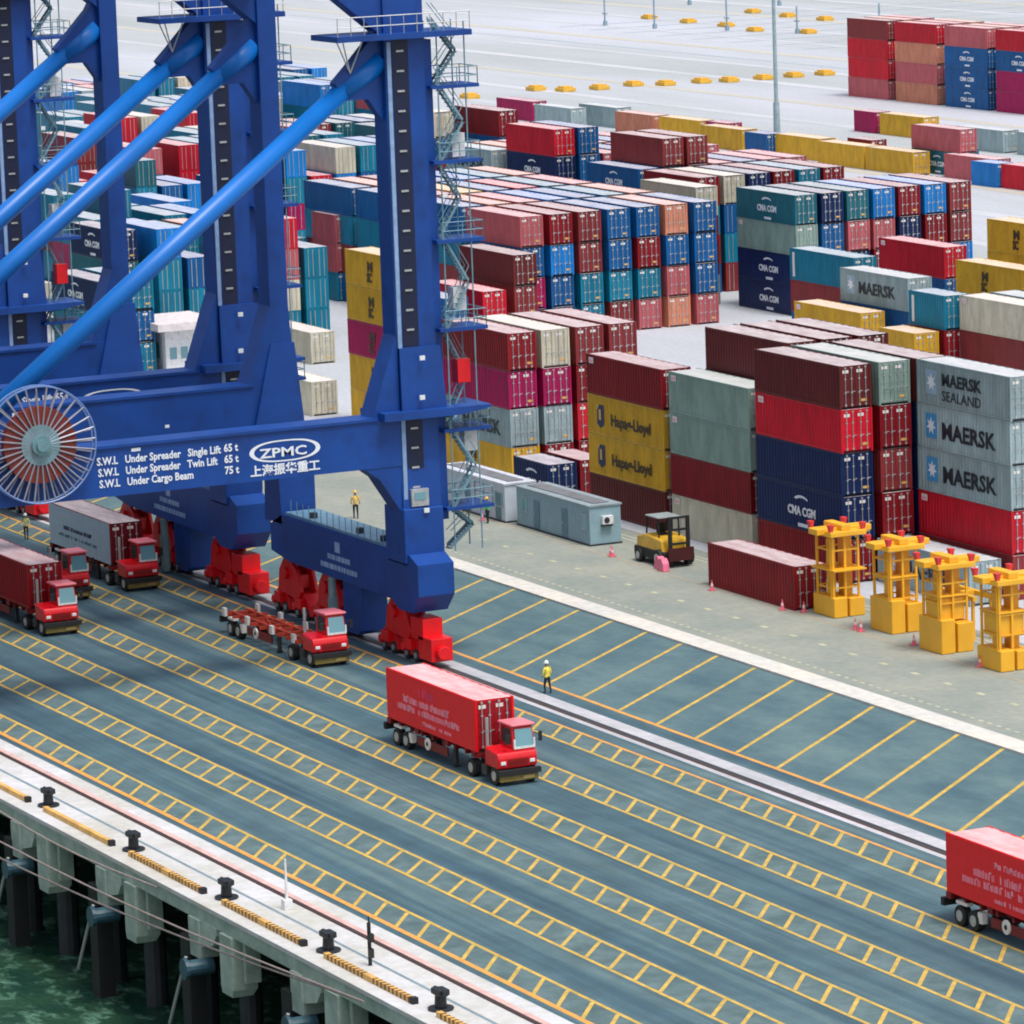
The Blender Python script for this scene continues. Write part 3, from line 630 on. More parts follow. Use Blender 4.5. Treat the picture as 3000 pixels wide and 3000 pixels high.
        for i in range(16): b.cyl((-17.5+i*1.0, y0+.1, 7.2), (-17.5+i*1.0, y0+.1, 8.2), .03, 5, 0)
        P('sill_walkway', b, [simple('walkway_pale', lin((110, 150, 175)), .5), DARK], sill)
        if y0 == yF:
            b = MB(); q_ = random.Random(3)
            for row, (zz, xa, xb) in enumerate(((5.15, -11.4, -7.9), (4.5, -12.6, -6.9))):
                xx = xa
                while xx < xb:
                    ww = q_.uniform(.12, .5); b.box(xx, xx+ww, y0-.012, y0, zz, zz+.34); xx += ww+q_.uniform(.05, .16)
            b.box(-10.2, -9.4, y0-.012, y0, 5.7, 6.4)
            P('sill_lettering', b, [simple('pale_blue_letters', lin((150, 178, 215)), .5)], sill)
        for xc in (-16.3, -1.9):     # corner equaliser groups
            eq = MB(); eq.prism([(xc-8.0+3.2, 3.95), (xc+4.8, 3.95), (xc+.9, 3.4), (xc-.9, 3.4)], 'y', y0+.25, y0+w_-.25); eq.box(xc-.1-7.6+6.2, xc+1.4, y0+.2, y0+w_-.2, 0.7, 4.2)
        for xc, post in ((-1.8, -9.0), (-20.0+1.2, -9.0)): pass
        for xc in (-3.7, -0.2, -13.0, -9.6+.0)[:0]: pass
        for gi, xc in enumerate((-1.1, -12.9, )):    # two groups, each of two bogies on an equaliser
            pass
        groups = [(-6.8, 0.9), (-14.4, 1.0), (-0.9, 1.0), (-20.2, 1.0)]
        for gx in (-1.9, -13.8+0.9, -19.6):
            g = empty('bogie', (gx, y0+w_/2-.0, 0)); g.parent = root
            b = MB()
            for s in (-1, 1): b.prism([(-1.9, 1.5), (-1.6, 3.0), (-.7, 3.95), (.1, 3.95), (1.3, 3.3), (2.0, 1.9), (1.6, 1.3)], 'y', s*.55-.13, s*.55+.13)
            b.box(-1.2, 1.2, -.4, .4, 2.0, 2.9); b.cyl((-.3, -.95, 2.9), (-.3, .95, 2.9), .42, 12)
            b.build('equaliser', [RED], g, bevel=.04)
            for s in (-1.75, 1.75):
                b = MB(); b.prism([(s-1.35, .35), (s-1.2, 1.15), (s-.4, 1.75), (s+.4, 1.75), (s+1.2, 1.15), (s+1.35, .35)], 'y', -.5, .5); b.box(s-.5, s+.5, -.85, -.5, .75, 1.45); b.cyl((s-.65, -.9, .85), (s-.65, -.5, .85), .28, 10); b.build('truck_frame', [RED], g, bevel=.03)
                for t in (-.7, .7):
                    b = MB(); b.cyl((s+t, -.56, .42), (s+t, .56, .42), .42, 16); b.cyl((s+t, -.62, .42), (s+t, -.56, .42), .2, 10, 1); b.build('wheel', [DARK, GALV], g)
        # end buffer with motor at the right hand end
        g = MB(); g.box(1.4, 3.4, y0+.5, y0+2.0, .4, 1.9); g.cyl((3.4, y0+1.2, 1.0), (3.9, y0+1.2, 1.0), .45, 14); g.box(.3, 2.2, y0+.5, y0+1.9, 1.6, 3.0); P('drive_unit', g, [RED], None, .06)
        b = MB(); b.box(-10.0+.1, -7.0+.1, y0+.35, y0+w_-.35, .9, 3.9); b.frus((-9.4, -7.9, y0+.4, y0+w_-.4), (-9.7, -7.2, y0+.4, y0+w_-.4), .5, .9); P('storm_anchor', b)
        b = MB(); b.cyl((-10.9, y0, .3), (-10.9, y0, 3.9), .25, 10); b.box(-11.2, -10.6, y0-.2, y0+.2, .2, 2.6); P('cable_guide', b, [simple('pale_guide', lin((120, 150, 160)), .5)])
    # cable reel
    if idx == 0:
        rx = 1.9
        rl = empty('cable_reel', (rx, -25.5, 16.55)); rl.parent = root
        b = MB(); b.cyl((-.25, 0, 0), (.25, 0, 0), 2.35, 40); b.build('wound_cable', [simple('cable_red_brown', lin((120, 40, 30)), .6)], rl, smooth=False)
        b = MB()
        for s in (-.3, .3):
            for i in range(32):
                a = 2*math.pi*i/32+s*.1; b.cyl((s, .5*math.cos(a), .5*math.sin(a)), (s, 3.55*math.cos(a), 3.55*math.sin(a)), .055, 5)
        b.build('spoke', [simple('reel_spoke', lin((150, 150, 165)), .4, .2)], rl)
        for s in (-.3, .3):
            b = MB()
            for i in range(48):
                a, a2 = 2*math.pi*i/48, 2*math.pi*(i+1)/48; b.cyl((s, 3.58*math.cos(a), 3.58*math.sin(a)), (s, 3.58*math.cos(a2), 3.58*math.sin(a2)), .06, 5)
            b.build('rim', [simple('reel_rim', lin((110, 140, 195)), .4) if s < 0 else bpy.data.materials['reel_rim']], rl)
        b = MB(); b.cyl((-.4, 0, 0), (.55, 0, 0), .62, 24); b.cyl((.55, 0, 0), (.75, 0, 0), .36, 20); b.cyl((.3, 0, 0), (.34, 0, 0), 1.25, 30); b.build('hub', [simple('reel_hub', lin((112, 150, 158)), .4, .2)], rl)
        b = MB(); b.box(.9, 1.6, -26.1, -24.9, 15.9, 17.2); P('reel_bracket', b)
    return root
crane(0, 0); crane(-29.8, 1); crane(-72.5, 2)

# ------------------------------------------------------------------ terminal trucks
def wheel(g, x, y, s, rad=.52, wd=.34):
    w_ = MB(); w_.cyl((0, -wd/2, 0), (0, wd/2, 0), rad, 20); o = w_.build('wheel', [BLACK], g, (x, y, rad), bevel=.04)
    h = MB(); yy = s*(wd/2+.005); h.cyl((0, yy-.01*s, 0), (0, yy+.02*s, 0), rad*.55, 14); h.build('rim', [GALV], o)
    return o
REDT = simple('truck_red', lin((214, 16, 30)), .28, var=.12, dirt=lin((170, 14, 24)))
REDTOP = simple('truck_roof_pink', lin((238, 130, 140)), .35, var=.1)  # cab roof in a paler pink than the body red
CHR = simple('truck_red_dark', lin((120, 16, 20)), .5, var=.3)
BUMP = simple('bumper_stripes', lin((120, 104, 50)), .5, var=.5)
def truck(x, y, desc, trailer=True, rust=False):
    """x,y = rear left corner (sea side) of the trailer deck; drives towards +X"""
    root = empty('terminal_truck', (x, y, 0)); tag(root, desc, 'truck', 'red terminal trucks on the quay')
    T = 11.6
    b = MB(); b.box(T+.1, T+3.0, .55, 1.9, .55, .85); b.box(T+.0, T+3.1, .62, .8, .45, .95); b.box(T+.0, T+3.1, 1.65, 1.83, .45, .95); b.cyl((T+.9, 1.22, .95), (T+.9, 1.22, 1.12), .6, 16); b.build('chassis', [DARK], root)
    b = MB(); b.prism([(T+1.55, .95), (T+3.3, .95), (T+3.35, 1.55), (T+3.2, 1.85), (T+1.55, 2.05)], 'y', .05, 2.5); b.build('hood', [REDT], root, bevel=.1)
    cab = MB(); cab.frus((T+1.2, T+3.05, 1.15, 2.55), (T+1.25, T+2.75, 1.2, 2.5), 1.7, 3.2); c_ = cab.build('cab', [REDT], root, bevel=.08)
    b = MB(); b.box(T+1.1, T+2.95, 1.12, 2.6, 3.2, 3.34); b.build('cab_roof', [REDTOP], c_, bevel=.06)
    b = MB(); b.poly([(T+3.04, 1.3, 2.08), (T+3.04, 2.42, 2.08), (T+2.86, 2.38, 3.05), (T+2.86, 1.34, 3.05)]); b.build('windscreen', [GLASS], c_)
    b = MB(); b.poly([(T+1.6, 1.13, 2.2), (T+2.75, 1.13, 2.2), (T+2.6, 1.17, 3.05), (T+1.6, 1.17, 3.05)]); b.build('side_window', [DARK], c_)
    b = MB(); [b.box(T+3.33, T+3.37, .65, 1.9, 1.15+i*.1, 1.19+i*.1) for i in range(4)]; b.build('grille', [CHR], root)
    b = MB(); b.box(T+3.0, T+3.08, 1.2, 2.5, 1.96, 2.08); b.box(T+2.97, T+3.06, 1.2, 1.3, 2.08, 2.5); b.box(T+2.97, T+3.06, 2.42, 2.52, 2.08, 2.5); b.build('windscreen_frame', [WHITE], c_)
    for yy in (.35, 2.15):
        b = MB(); b.box(0, .06, -.16, .16, -.1, .1); b.build('headlight', [WHITE], root, (T+3.35, yy, 1.3), bevel=.03)
    b = MB(); b.box(T+3.3, T+3.6, -.05, 2.6, .62, .92, 0); b.box(T+3.2, T+3.5, .1, 2.45, .25, .6, 1); b.box(T+3.5, T+3.53, 1.5, 2.2, .32, .52, 2); b.build('bumper', [BLACK, BUMP, simple('plate_ochre', lin((150, 130, 80)), .5)], root, bevel=.03)
    b = MB(); b.cyl((T+1.15, .45, 1.0), (T+1.15, .45, 3.55), .1, 10); b.build('exhaust', [GALV], root)
    b = MB(); b.cyl((T+2.95, 1.15, 2.8), (T+3.15, .8, 2.7), .03, 5); b.box(T+3.1, T+3.18, .62, .86, 2.3, 2.85); b.box(T+3.1, T+3.18, 2.7, 2.9, 2.3, 2.85); b.cyl((T+2.95, 2.5, 2.8), (T+3.15, 2.75, 2.7), .03, 5); b.build('mirror', [BLACK], root)
    wheel(root, T+2.75, .2, -1); wheel(root, T+2.75, 2.3, 1); 
    for yy, s in ((.2, -1), (2.3, 1)): wheel(root, T-.15, yy, s, .52, .5)
    b = MB(); b.box(T+1.3, T+1.9, -.05, .35, .45, 1.0); b.build('step_tank', [DARK], root)
    # trailer
    tm = CHR if not rust else simple('trailer_rusty_red', lin((188, 62, 40)), .6, var=.35)
    b = MB()
    for yy in (.55, 1.7): b.box(-.3, T+1.1, yy, yy+.18, 1.1, 1.45)
    for i in range(9): b.box(.1+i*1.5, .28+i*1.5, .0, 2.44, 1.18, 1.4)
    if rust: b.prism([(3.2, .73), (6.5, 1.7), (6.8, 1.7), (3.5, .73)], 'z', 1.2, 1.4); b.prism([(6.5, .73), (3.2, 1.7), (3.5, 1.7), (6.8, .73)], 'z', 1.21, 1.39)
    tr = b.build('trailer_frame', [tm], root)
    b = MB()
    for i, xx in enumerate((.0, 3.9, 8.0, 11.6)):
        for yy in (-.06, 2.3): b.box(xx, xx+.45, yy, yy+.2, 1.2, 1.5 if not rust else 1.75)
    b.build('corner_guide', [STICK if rust else tm], tr)
    b = MB(); b.box(-.45, -.15, -.1, 2.55, .75, 1.15); b.build('rear_bumper', [BLACK], tr)
    b = MB(); b.box(4.1, 8.2, .02, .1, .55, 1.05); b.build('side_guard', [CHR], tr)
    b = MB(); b.cyl((5.6, -.06, .85), (5.6, .02, .85), .36, 16, 0); b.cyl((5.6, -.08, .85), (5.6, -.06, .85), .13, 10, 1); b.build('spare_hub', [STICK, BLACK], tr)
    b = MB()
    for yy in (.3, 2.0): b.box(8.4, 8.7, yy, yy+.2, .1, 1.1); b.box(8.3, 8.8, yy-.05, yy+.25, .05, .12)
    b.build('landing_leg', [DARK], tr)
    for xx in (1.2, 2.5):
        for yy, s in ((.2, -1), (2.24, 1)): wheel(tr, xx, yy, s, .52, .45)
    b = MB(); b.box(.9, 1.9, -.03, .35, 1.1, 1.25); b.box(2.9, 3.3, .0, .3, .5, 1.05); b.build('mudguard', [STICK], tr)
    return root
def strokes(root, L, rows, mat, x0=None, seed=1, name='slogan_lettering'):
    q_ = random.Random(seed); b = MB()
    for (z, xa, xb, hgt) in rows:
        x_ = xa
        while x_ < xb:
            ww = q_.uniform(.10, .22)
            if q_.random() < .82:
                b.box(x_, x_+.05, -.012, 0, z, z+hgt*q_.uniform(.75, 1)); b.box(x_, x_+ww, -.012, 0, z+hgt*q_.choice([0, .4, .8]), z+hgt*q_.choice([0, .4, .8])*.0+z*0+z+hgt*.18 if False else z+hgt)if q_.random() < .25 else b.box(x_+ww-.04, x_+ww, -.012, 0, z, z+hgt*.8)
            x_ += ww+.07
    return b.build(name, [mat], root, (0, -.034, 0))
def loaded(x, y, body_c, desc, cdesc, side=None, seed=1):
    truck(x, y, desc)
    root = empty('shipping_container', (x+.0, y, 1.5)); col = body_c
    if side:
        bm2 = bpy.data.meshes
        o = link(body40, 'body', root, (0,0,0), side)
    else: link(body40, 'body', root, (0,0,0), col)
    for s in (0, 1): link(doorm[s], 'door', root, (12.14, 0, 0), col)
    if side and side != col:
        b = MB(); b.box(.04, 12.15, -.03, -.006, .04, 2.93); b.build('side_banner', [BANNER], root)
    tag(root, cdesc, 'container', 'containers carried by trucks')
    return root
RT = lin((226, 14, 26)); RDK = lin((150, 22, 34)); BANNER = simple('banner_red', lin((238, 14, 26)), .5, var=.08)
c1 = loaded(-259.7, 114.3, RDK, 'red terminal truck in the centre lane with laden trailer, offset cab', 'red container with pink and white slogan on the centre truck', side=RT)
strokes(c1, 12.19, [(1.35, 2.4, 8.9, .42), (.85, 1.6, 10.0, .38), (.35, 4.6, 8.8, .22)], LETP, seed=4); strokes(c1, 12.19, [(1.95, 4.6, 6.6, .5)], simple('slogan_magenta', lin((235, 80, 130)), .5), seed=5, name='slogan_mark')
c2_ = loaded(-204.2, 119.4, RDK, 'red terminal truck leaving the frame at the right edge', 'bright red slogan container on the truck at the right edge', side=RT)
strokes(c2_, 12.19, [(1.35, 2.4, 8.9, .42), (.85, 1.6, 10.0, .38), (.35, 4.6, 8.8, .22), (2.05, 4.4, 7.4, .3)], LETP, seed=6)
c3_ = loaded(-332.0, 120.1, lin((100, 14, 24)), 'red terminal truck with white sided load beneath the portal beam', 'white sided container with red roof on the left truck', side=None)
b = MB(); b.box(.05, 12.14, -.03, -.006, .05, 2.92); b.build('white_curtain', [simple('curtain_white', lin((168, 192, 204)), .5, var=.1)], c3_)
strokes(c3_, 12.19, [(1.4, 2.8, 8.8, .3)], LETN, seed=8).location.y = -.04
strokes(c3_, 12.19, [(.85, 2.0, 9.6, .22)], simple('slogan_teal', lin((70, 120, 140)), .5), seed=9, name='slogan_lines').location.y = -.04
c4_ = loaded(-319.2, 109.3, lin((150, 12, 26)), 'red terminal truck with dark red load at the left edge', 'dark red container on the truck at the left edge', side=lin((150, 12, 26)))
truck(-298.3, 119.7, 'red terminal truck pulling an empty rusty trailer past the crane wheels', rust=True)
truck(-331.0, 114.6, 'red terminal truck hidden between the white and dark red loads, only its cab showing', rust=False)

# ------------------------------------------------------------------ yellow spreaders standing on end
def spreader(x, y, k, desc):
    g = empty('container_spreader', (x, y, 0)); tag(g, desc, 'spreader', 'yellow container spreaders standing upright on the apron')
    b = MB(); b.box(-1.5, 1.35, -1.15, -.15, .02, 1.35 if k % 3 == 0 else 2.2); b.box(-1.4, 1.3, .05, 1.2, .02, 1.25 if k % 3 == 0 else 1.9); b.box(-1.0, .9, -.2, .1, .2, 1.0); b.build('end_box', [YEL], g, bevel=.06)
    b = MB(); ht = 5.4
    for xx in (-1.1, 1.0):
        for yy in (-1.0, -.1, .9): b.box(xx-.07, xx+.07, yy-.07, yy+.07, 1.2, ht)
    b.box(-.45, .35, .2, .8, 1.2, ht); b.box(-.3, .3, -.75, -.4, 1.2, ht-.3)
    zz = 1.9+.3*(k % 2)
    while zz < ht:
        for yy in (-1.0, .9): b.box(-1.15, 1.05, yy-.05, yy+.05, zz, zz+.1)
        for xx in (-1.1, 1.0): b.box(xx-.05, xx+.05, -1.0, .9, zz, zz+.1)
        zz += 1.25
    if k in (2, 3): b.box(-1.0, .9, -.9, .8, 2.1, 3.5)
    b.build('mast_frame', [YEL], g)
    b = MB(); b.box(-1.45, 1.45, -1.35, 1.35, ht, ht+.35); b.box(-.6, .6, -1.9, 2.2, ht+.1, ht+.5); b.box(-1.2, 1.2, -.4, .3, ht+.35, ht+.75); b.build('head_beam', [YEL], g, bevel=.05)
    for (xx, yy) in ((-1.3, -1.3), (1.2, -1.2), (1.2, 1.2), (-1.3, 1.2)):
        b = MB(); b.frus((xx-.1, xx+.1, yy-.1, yy+.1), (xx-.28, xx+.2, yy-.17, yy+.17), ht+.3, ht+.8); b.build('guide_flap', [simple('flap_red', lin((225, 60, 70)), .5) if 'flap_red' not in bpy.data.materials else bpy.data.materials['flap_red']], g)
    b = MB(); b.box(-1.6, 1.5, -1.2, 1.25, 3.1, 3.2) if k == 0 else b.box(-1.2, 1.1, -1.1, 1.0, 3.6, 3.7); b.cyl((.9, -1.1, 1.2), (.9, -1.1, ht), .05, 6); b.build('service_rail', [YEL], g)
for k, (x, y, dsc) in enumerate([(-279.9, 156.0, 'yellow container spreader standing upright beside the lone dark red container'), (-272.7, 156.2, 'second yellow upright spreader from the left, slim mast with arm towards the third'), (-264.9, 155.3, 'third yellow upright spreader with the widest boxy mast'), (-257.8, 155.3, 'yellow upright spreader at the right edge of the photo')]): spreader(x, y, k, dsc)
g = empty('spreader_cradle', (-268.6, 158.2, 0)); tag(g, 'low yellow frame lying between the second and third upright spreaders', 'frame')
b = MB(); b.box(-2.6, 2.4, -.15, .15, 2.6, 2.9); b.box(-2.6, 2.4, 1.2, 1.5, 2.6, 2.9); b.box(-.3, .3, -.15, 1.5, 2.62, 2.88)
for xx in (-2.4, 2.1):
    for yy in (0, 1.35): b.box(xx-.09, xx+.09, yy-.09, yy+.09, 0, 2.6)
b.box(-2.4, 2.1, -.08, .08, .6, .75); b.build('frame', [YEL], g)

# ------------------------------------------------------------------ offices, forklift, kiosk
GREYW = simple('office_grey', lin((140, 172, 184)), .5, var=.12, dirt=lin((150, 160, 160)))
def office(x, y, L, mat, desc, ndoor, roofm, ac):
    g = empty('site_office', (x, y, 0)); tag(g, desc, 'office', 'portable site offices on the apron')
    b = MB(); b.box(0, L, 0, 2.5, .12, 2.85); 
    for i in range(int(L/.4)): b.box(.1+i*.4, .2+i*.4, -.025, 0, .3, 2.6)
    b.box(-.05, L+.05, -.05, 2.55, 0, .14, 1); b.build('wall', [mat, DARK], g)
    b = MB(); b.box(-.08, L+.08, -.1, 2.6, 2.85, 2.97); b.box(.6, L-.6, .6, 1.9, 2.97, 3.03, 1); b.build('roof', [roofm, simple('roof_stain', lin((120, 122, 128)), .7) if 'roof_stain' not in bpy.data.materials else bpy.data.materials['roof_stain']], g)
    for dx in ndoor:
        b = MB(); b.box(dx, dx+.95, -.05, -.03, .2, 2.25); d_ = b.build('door', [simple('office_door', lin((90, 130, 145)), .5) if 'office_door' not in bpy.data.materials else bpy.data.materials['office_door']], g)
        b = MB(); b.box(dx+.12, dx+.2, -.1, -.05, 1.1, 1.3); b.build('handle', [GALV], d_)
    for dx in (1.0, L-1.2):
        b = MB(); b.box(dx, dx+.8, -.045, -.03, 1.2, 2.2); f = b.build('window', [GLASS], g)
        b = MB(); b.box(dx-.06, dx+.86, -.06, -.046, 1.12, 1.2); b.box(dx-.06, dx+.86, -.06, -.046, 2.2, 2.28); b.build('frame', [GALV], f)
    if ac:
        b = MB(); b.box(0, .35, 0, .85, 0, .6, 0); b.cyl((.35, .32, .3), (.38, .32, .3), .22, 14, 1); b.box(0, .3, 0, .85, -.15, -.05, 1); b.build('air_conditioner', [WHITE, DARK], g, (L+.0, .9, 1.55))
    return g
office(-326.2, 154.7, 12.1, GREYW, 'grey portable site office with air conditioner on its end wall', (2.9, 7.6), simple('roof_grey', lin((150, 165, 172)), .6), True)
office(-339.4, 154.3, 12.0, simple('office_white', lin((196, 206, 216)), .5, var=.08), 'white portable site office standing left of the grey one', (5.0, 10.4), simple('roof_white', lin((212, 216, 228)), .5), False)
g = empty('gatehouse', (-432.2, 166.5, 0)); tag(g, 'small white gatehouse with overhanging pale roof seen under the left brace', 'building')
b = MB(); b.box(0, 6, 0, 4.2, 0, 4.0); b.build('wall', [WHITE], g)
b = MB(); b.box(-1.2, 7.4, -1.2, 5.4, 4.0, 4.7); b.build('roof', [simple('gate_roof', lin((222, 214, 214)), .6)], g)
for dy in (.4, 1.5, 2.6):
    b = MB(); b.box(6.0, 6.03, dy, dy+.7, 1.2, 2.3); b.build('window', [GLASS], g)
b = MB(); b.box(3.4, 4.6, -.04, 0, 1.2, 2.6); b.box(1.0, 2.2, -.04, 0, 1.2, 2.6); b.build('window', [GLASS], g)
# forklift
g = empty('forklift', (-304.6, 155.9, 0), R(0)); tag(g, 'yellow and black forklift parked right of the grey office', 'forklift')
FY = simple('forklift_yellow', lin((224, 176, 50)), .35)
b = MB(); b.prism([(-2.4, 1.0), (-2.3, 1.8), (-1.0, 2.1), (1.4, 1.9), (1.7, 1.0)], 'y', -1.1, 1.1); b.build('body', [FY], g, bevel=.12)
b = MB(); b.prism([(-2.6, .4), (-2.6, 1.1), (1.9, 1.1), (1.9, .45)], 'y', -1.2, 1.2); b.build('counterweight', [BLACK], g, bevel=.1)
b = MB()
for xx, yy in ((-1.3, -.8), (-1.3, .8), (.6, -.8), (.6, .8)): b.cyl((xx, yy, 1.9), (xx+(.15 if xx < 0 else -.1), yy, 3.3), .07, 6)
b.build('cab_frame', [BLACK], g)
b = MB(); b.box(-1.3, .7, -.9, .9, 3.3, 3.4); b.build('cab_roof', [simple('cab_roof_grey', lin((150, 160, 160)), .5)], g, bevel=.04)
b = MB(); b.box(-.6, .0, -.35, .35, 1.9, 2.1); b.box(-.7, -.55, -.35, .35, 2.1, 2.8); b.build('seat', [BLACK], g, bevel=.05)
b = MB()
for yy in (-.7, .7): b.box(2.0, 2.2, yy-.12, yy+.12, .2, 3.6)
for zz in (.5, 1.6, 2.6, 3.45): b.box(2.02, 2.18, -.7, .7, zz, zz+.15)
mst = b.build('mast', [BLACK], g)
b = MB(); b.box(2.25, 2.4, -1.0, 1.0, .5, 1.4); b.build('carriage', [simple('carriage_dark_red', lin((70, 16, 20)), .5)], mst)
for xx, rad in ((1.2, .62), (-1.7, .5)):
    for yy, s in ((-1.15, -1), (1.15, 1)): wheel(g, xx, yy, s, rad, .4)
# cones and barriers
CONE = simple('cone_pink_red', lin((226, 110, 130)), .5, var=.2); CONEW = simple('cone_white', lin((236, 205, 208)), .5)
def cone(x, y, lb, s=1.0):
    b = MB(); b.box(-.28*s, .28*s, -.28*s, .28*s, 0, .06, 0); b.cyl((0,0,.05), (0,0,.4*s), .2*s, 12, 0, .13*s); b.cyl((0,0,.4*s), (0,0,.62*s), .13*s, 12, 1, .08*s); b.cyl((0,0,.62*s), (0,0,.9*s), .08*s, 12, 0, .03*s)
    tag(b.build('traffic_cone', [CONE, CONEW], loc=(x, y, .02)), 'faded red and white traffic cone '+lb, 'cone', 'traffic cones on the apron')
for x, y, lb in [(-309.8, 154.2, 'in front of the grey office end'), (-309.2, 154.0, 'leaning close to the first one by the grey office'), (-292.8, 153.3, 'at the left end of the lone dark red container'), (-283.4, 153.6, 'at the near corner of the lone dark red container'), (-281.9, 154.4, 'just right of the lone container corner'),
    (-274.5, 154.1, 'left one of the pair before the second spreader'), (-273.6, 154.0, 'right one of the pair before the second spreader'), (-267.5, 154.4, 'before the third spreader'), (-258.9, 154.1, 'before the spreader at the right edge'), (-329.6, 153.4, 'beside the worker in green by the white office')]: cone(x, y, lb, .8)
for i, (x, y) in enumerate([(-302.6, 154.4), (-301.7, 154.2)]):
    b = MB(); b.prism([(-.5, 0), (-.4, .55), (-.15, .9), (.15, .9), (.4, .55), (.5, 0)], 'y', -.25, .25); b.build('pink_barrier', [simple('barrier_pink', lin((236, 120, 150)), .5) if i == 0 else bpy.data.materials['barrier_pink']], loc=(x, y, .02), bevel=.05)
    tag(bpy.context.scene.collection.objects[-1], 'small pink plastic barrier before the forklift, %s of two' % ('left' if i == 0 else 'right'), 'barrier', 'pink barriers before the forklift')

# ------------------------------------------------------------------ lamp mast and far yard furniture
g = empty('lamp_mast', (-588.4, 320.1, 0)); tag(g, 'tall thin grey lamp mast standing on the far yard', 'lamp mast')
b = MB(); b.cyl((0,0,0), (0,0,40), .30, 12, 0, .18); b.cyl((0,0,0), (0,0,6.5), .5, 12, 0, .42); b.build('pole', [simple('mast_grey', lin((150, 172, 178)), .4)], g)
b = MB(); b.cyl((0,0,39.5), (0,0,40), 1.6, 16); b.build('lamp_ring', [GALV], g)
YB = simple('yellow_pad', lin((226, 176, 60)), .6)
pads = [(-708.6,330.9),(-714.6,345.5),(-708.6,347.8),(-707.8,353.5),(-709.7,360.6),(-706.5,364.8),(-706.1,371.1),(-704.3,375.2),(-704.1,381.4),(-704.5,387.2),(-704.2,392.8)]
pads2 = [(-847.1,442.6),(-830.1,441.8),(-863.1,465.4),(-812.5,438.5),(-845.0,463.3),(-798.3,441.9),(-828.9,462.6),(-865.9,443.8)]
for i, (x, y) in enumerate(pads+pads2):
    b = MB(); b.box(-1.6, 1.6, -1.1, 1.1, 0, .6); b.box(-1.2, 1.2, -.8, .8, .6, .85); ff = i >= len(pads)
    o = b.build('barrier_block', [YB], loc=(x-.3, y-.4, .02), bevel=.05)
    tag(o, 'yellow barrier block on the %s, %s from the left' % ('pale yard near the top edge' if ff else 'far yard line behind the containers', (NTH+['tenth', 'eleventh'])[i-len(pads) if ff else i]), 'barrier', 'yellow barrier blocks on the far yard')
b = MB(); strip(b, (-1300, 402), (-560, 402), .8, .03)
for i in range(9):
    x = -860+i*14; b.poly([(x, 420, .03), (x+1, 420, .03), (x+1, 520, .03), (x, 520, .03)])
tag(b.build('far_yard_markings', [simple('faint_grey_marking', lin((176, 190, 200)), .7)]), kind='structure')
FG = simple('fence_grey', lin((140, 165, 180)), .5)
for i, (x, y) in enumerate([(-855, 428), (-838, 430), (-820, 436), (-800, 440), (-780, 446), (-900, 470), (-880, 480)]):
    b = MB(); b.cyl((0,0,0), (0,0,5+i % 3), .18, 6); b.box(-1.0, 1.0, -.1, .1, 2.2, 2.4); b.box(-.2, .5, -.3, .3, 0, .9)
    tag(b.build('reefer_rack_post', [FG], loc=(x, y, .02)), 'thin grey post with crossbar at the top of the picture, %s along' % NTH[i], 'post', 'grey posts on the far yard')

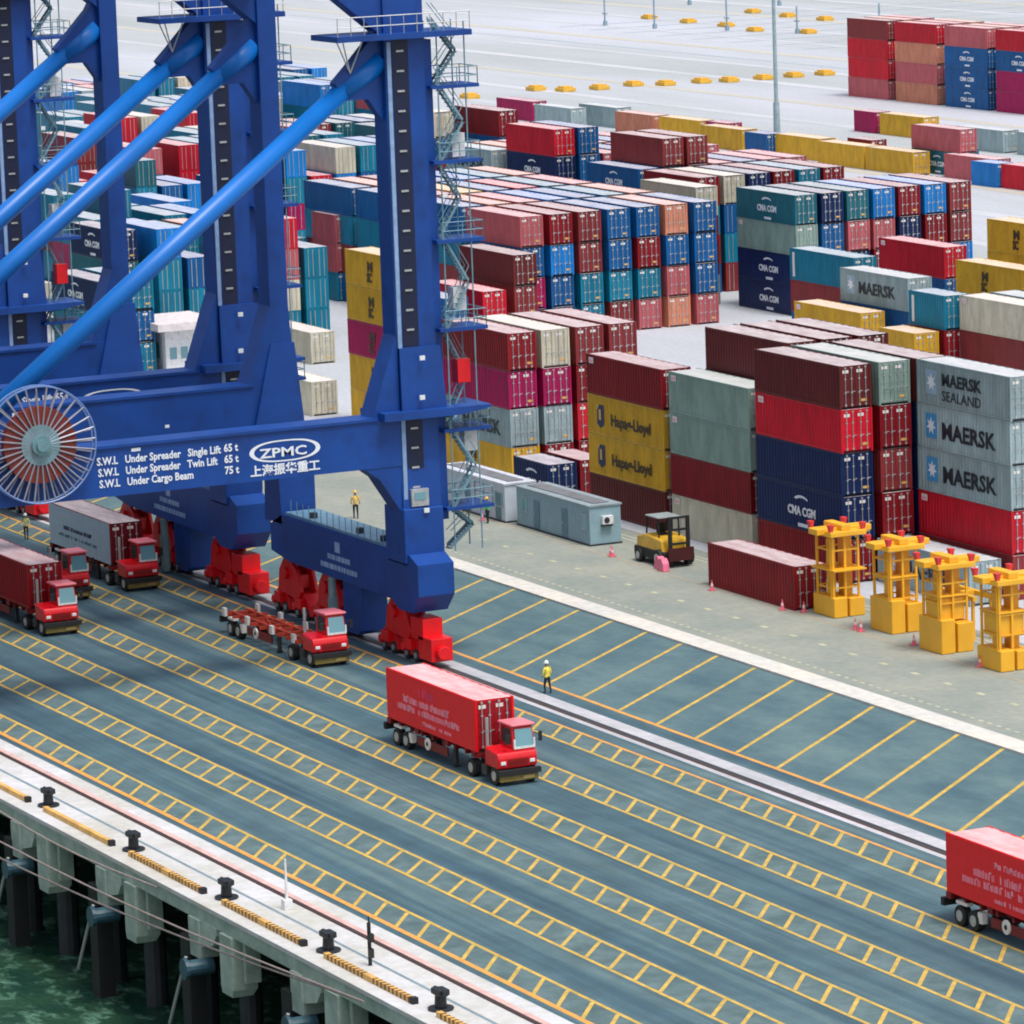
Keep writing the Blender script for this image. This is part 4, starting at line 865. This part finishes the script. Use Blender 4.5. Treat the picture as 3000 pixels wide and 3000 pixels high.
# ------------------------------------------------------------------ people
def person(x, y, face, desc, shirt, trousers, helmet, h=1.95, arm=0.15, stride=.12):
    s = h/1.8
    J = {'pel': (0,0,.95), 'chest': (0.0,0,1.3), 'neck': (0.01,0,1.5), 'head': (0.03,0,1.62), 'top': (0.03,0,1.72),
         'shl': (0,.2,1.44), 'ell': (.03,.27,1.17), 'hal': (arm,.27,.93), 'shr': (0,-.2,1.44), 'elr': (-.02,-.28,1.17), 'har': (arm*.6,-.28,.93),
         'hil': (0,.1,.9), 'knl': (stride,.11,.5), 'ftl': (stride*.7,.11,.07), 'tol': (stride*.7+.16,.12,.04), 'hir': (0,-.1,.9), 'knr': (-stride*.5,-.11,.5), 'ftr': (-stride*1.3,-.11,.07), 'tor': (-stride*1.3+.16,-.12,.04)}
    E = [('pel','chest'),('chest','neck'),('neck','head'),('head','top'),('chest','shl'),('shl','ell'),('ell','hal'),('chest','shr'),('shr','elr'),('elr','har'),('pel','hil'),('hil','knl'),('knl','ftl'),('ftl','tol'),('pel','hir'),('hir','knr'),('knr','ftr'),('ftr','tor')]
    Rd = {'pel': .14, 'chest': .16, 'neck': .06, 'head': .1, 'top': .07, 'shl': .075, 'shr': .075, 'ell': .05, 'elr': .05, 'hal': .038, 'har': .038, 'hil': .1, 'hir': .1, 'knl': .065, 'knr': .065, 'ftl': .045, 'ftr': .045, 'tol': .04, 'tor': .04}
    ks = list(J); me = bpy.data.meshes.new('person'); me.from_pydata([tuple(v*s for v in J[k]) for k in ks], [(ks.index(a), ks.index(b_)) for a, b_ in E], [])
    o = bpy.data.objects.new('person', me); COL.objects.link(o)
    sk = o.modifiers.new('skin', 'SKIN'); me.skin_vertices.new() if not me.skin_vertices else None
    for i, k in enumerate(ks): me.skin_vertices[0].data[i].radius = (Rd[k]*s, Rd[k]*s)
    me.skin_vertices[0].data[0].use_root = True
    o.modifiers.new('sub', 'SUBSURF').levels = 1; bpy.context.view_layer.update()
    m2 = bpy.data.meshes.new_from_object(o.evaluated_get(bpy.context.evaluated_depsgraph_get())); o.modifiers.clear(); o.data = m2; m2.name = 'person'
    for m_ in (SKIN, shirt, trousers, BLACK): m2.materials.append(m_)
    for p in m2.polygons:
        c = p.center/s; r_ = math.hypot(c.y, 0)
        p.material_index = 3 if c.z < .1 else 2 if c.z < .93 and abs(c.y) < .22 else (0 if c.z > 1.5 or (abs(c.y) > .2 and c.z < 1.0) else 1); p.use_smooth = True
    o.location = (x, y, .02); o.rotation_euler.z = face
    b = MB(); b.cyl((.03*s, 0, 1.7*s), (.03*s, 0, 1.78*s), .14*s, 12, 0, .12*s); b.cyl((.03*s, 0, 1.78*s), (.03*s, 0, 1.86*s), .12*s, 12, 0, .05*s); b.box(-.02, .2*s, -.1*s, .1*s, 1.69*s, 1.71*s); b.build('helmet', [helmet], o)
    b = MB()
    for yy in (-.032, .032): b.box(.115*s, .13*s, (yy-.012)*s, (yy+.012)*s, 1.63*s, 1.645*s)
    b.box(.12*s, .145*s, -.012*s, .012*s, 1.59*s, 1.63*s); b.build('face', [DARK], o)
    tag(o, desc, 'person'); return o
VY = simple('vest_yellow', lin((250, 232, 90)), .6); VO = simple('vest_amber', lin((232, 196, 110)), .6); VG = simple('vest_green', lin((70, 180, 110)), .6); TD = simple('trousers_dark', lin((30, 36, 48)), .7); VW = simple('helmet_white', (.8, .85, .82, 1), .4); HY = simple('helmet_yellow', lin((236, 190, 90)), .4)
person(-267.2, 128.35, R(200), 'person in yellow vest and white helmet walking beside the landside rail', VY, TD, VW, h=2.0)
person(-336.4, 146.1, R(160), 'person in amber vest and dark trousers seen through the crane portal', VO, TD, HY, h=2.1)
person(-328.2, 153.2, R(-60), 'person in green vest standing by the white office', VG, TD, HY, h=1.95, arm=.3)
person(-343.0, 122.2, R(-30), 'person in pale yellow clothes on the lane at the left edge', simple('vest_pale', lin((214, 214, 150)), .6), TD, VW, h=1.95)
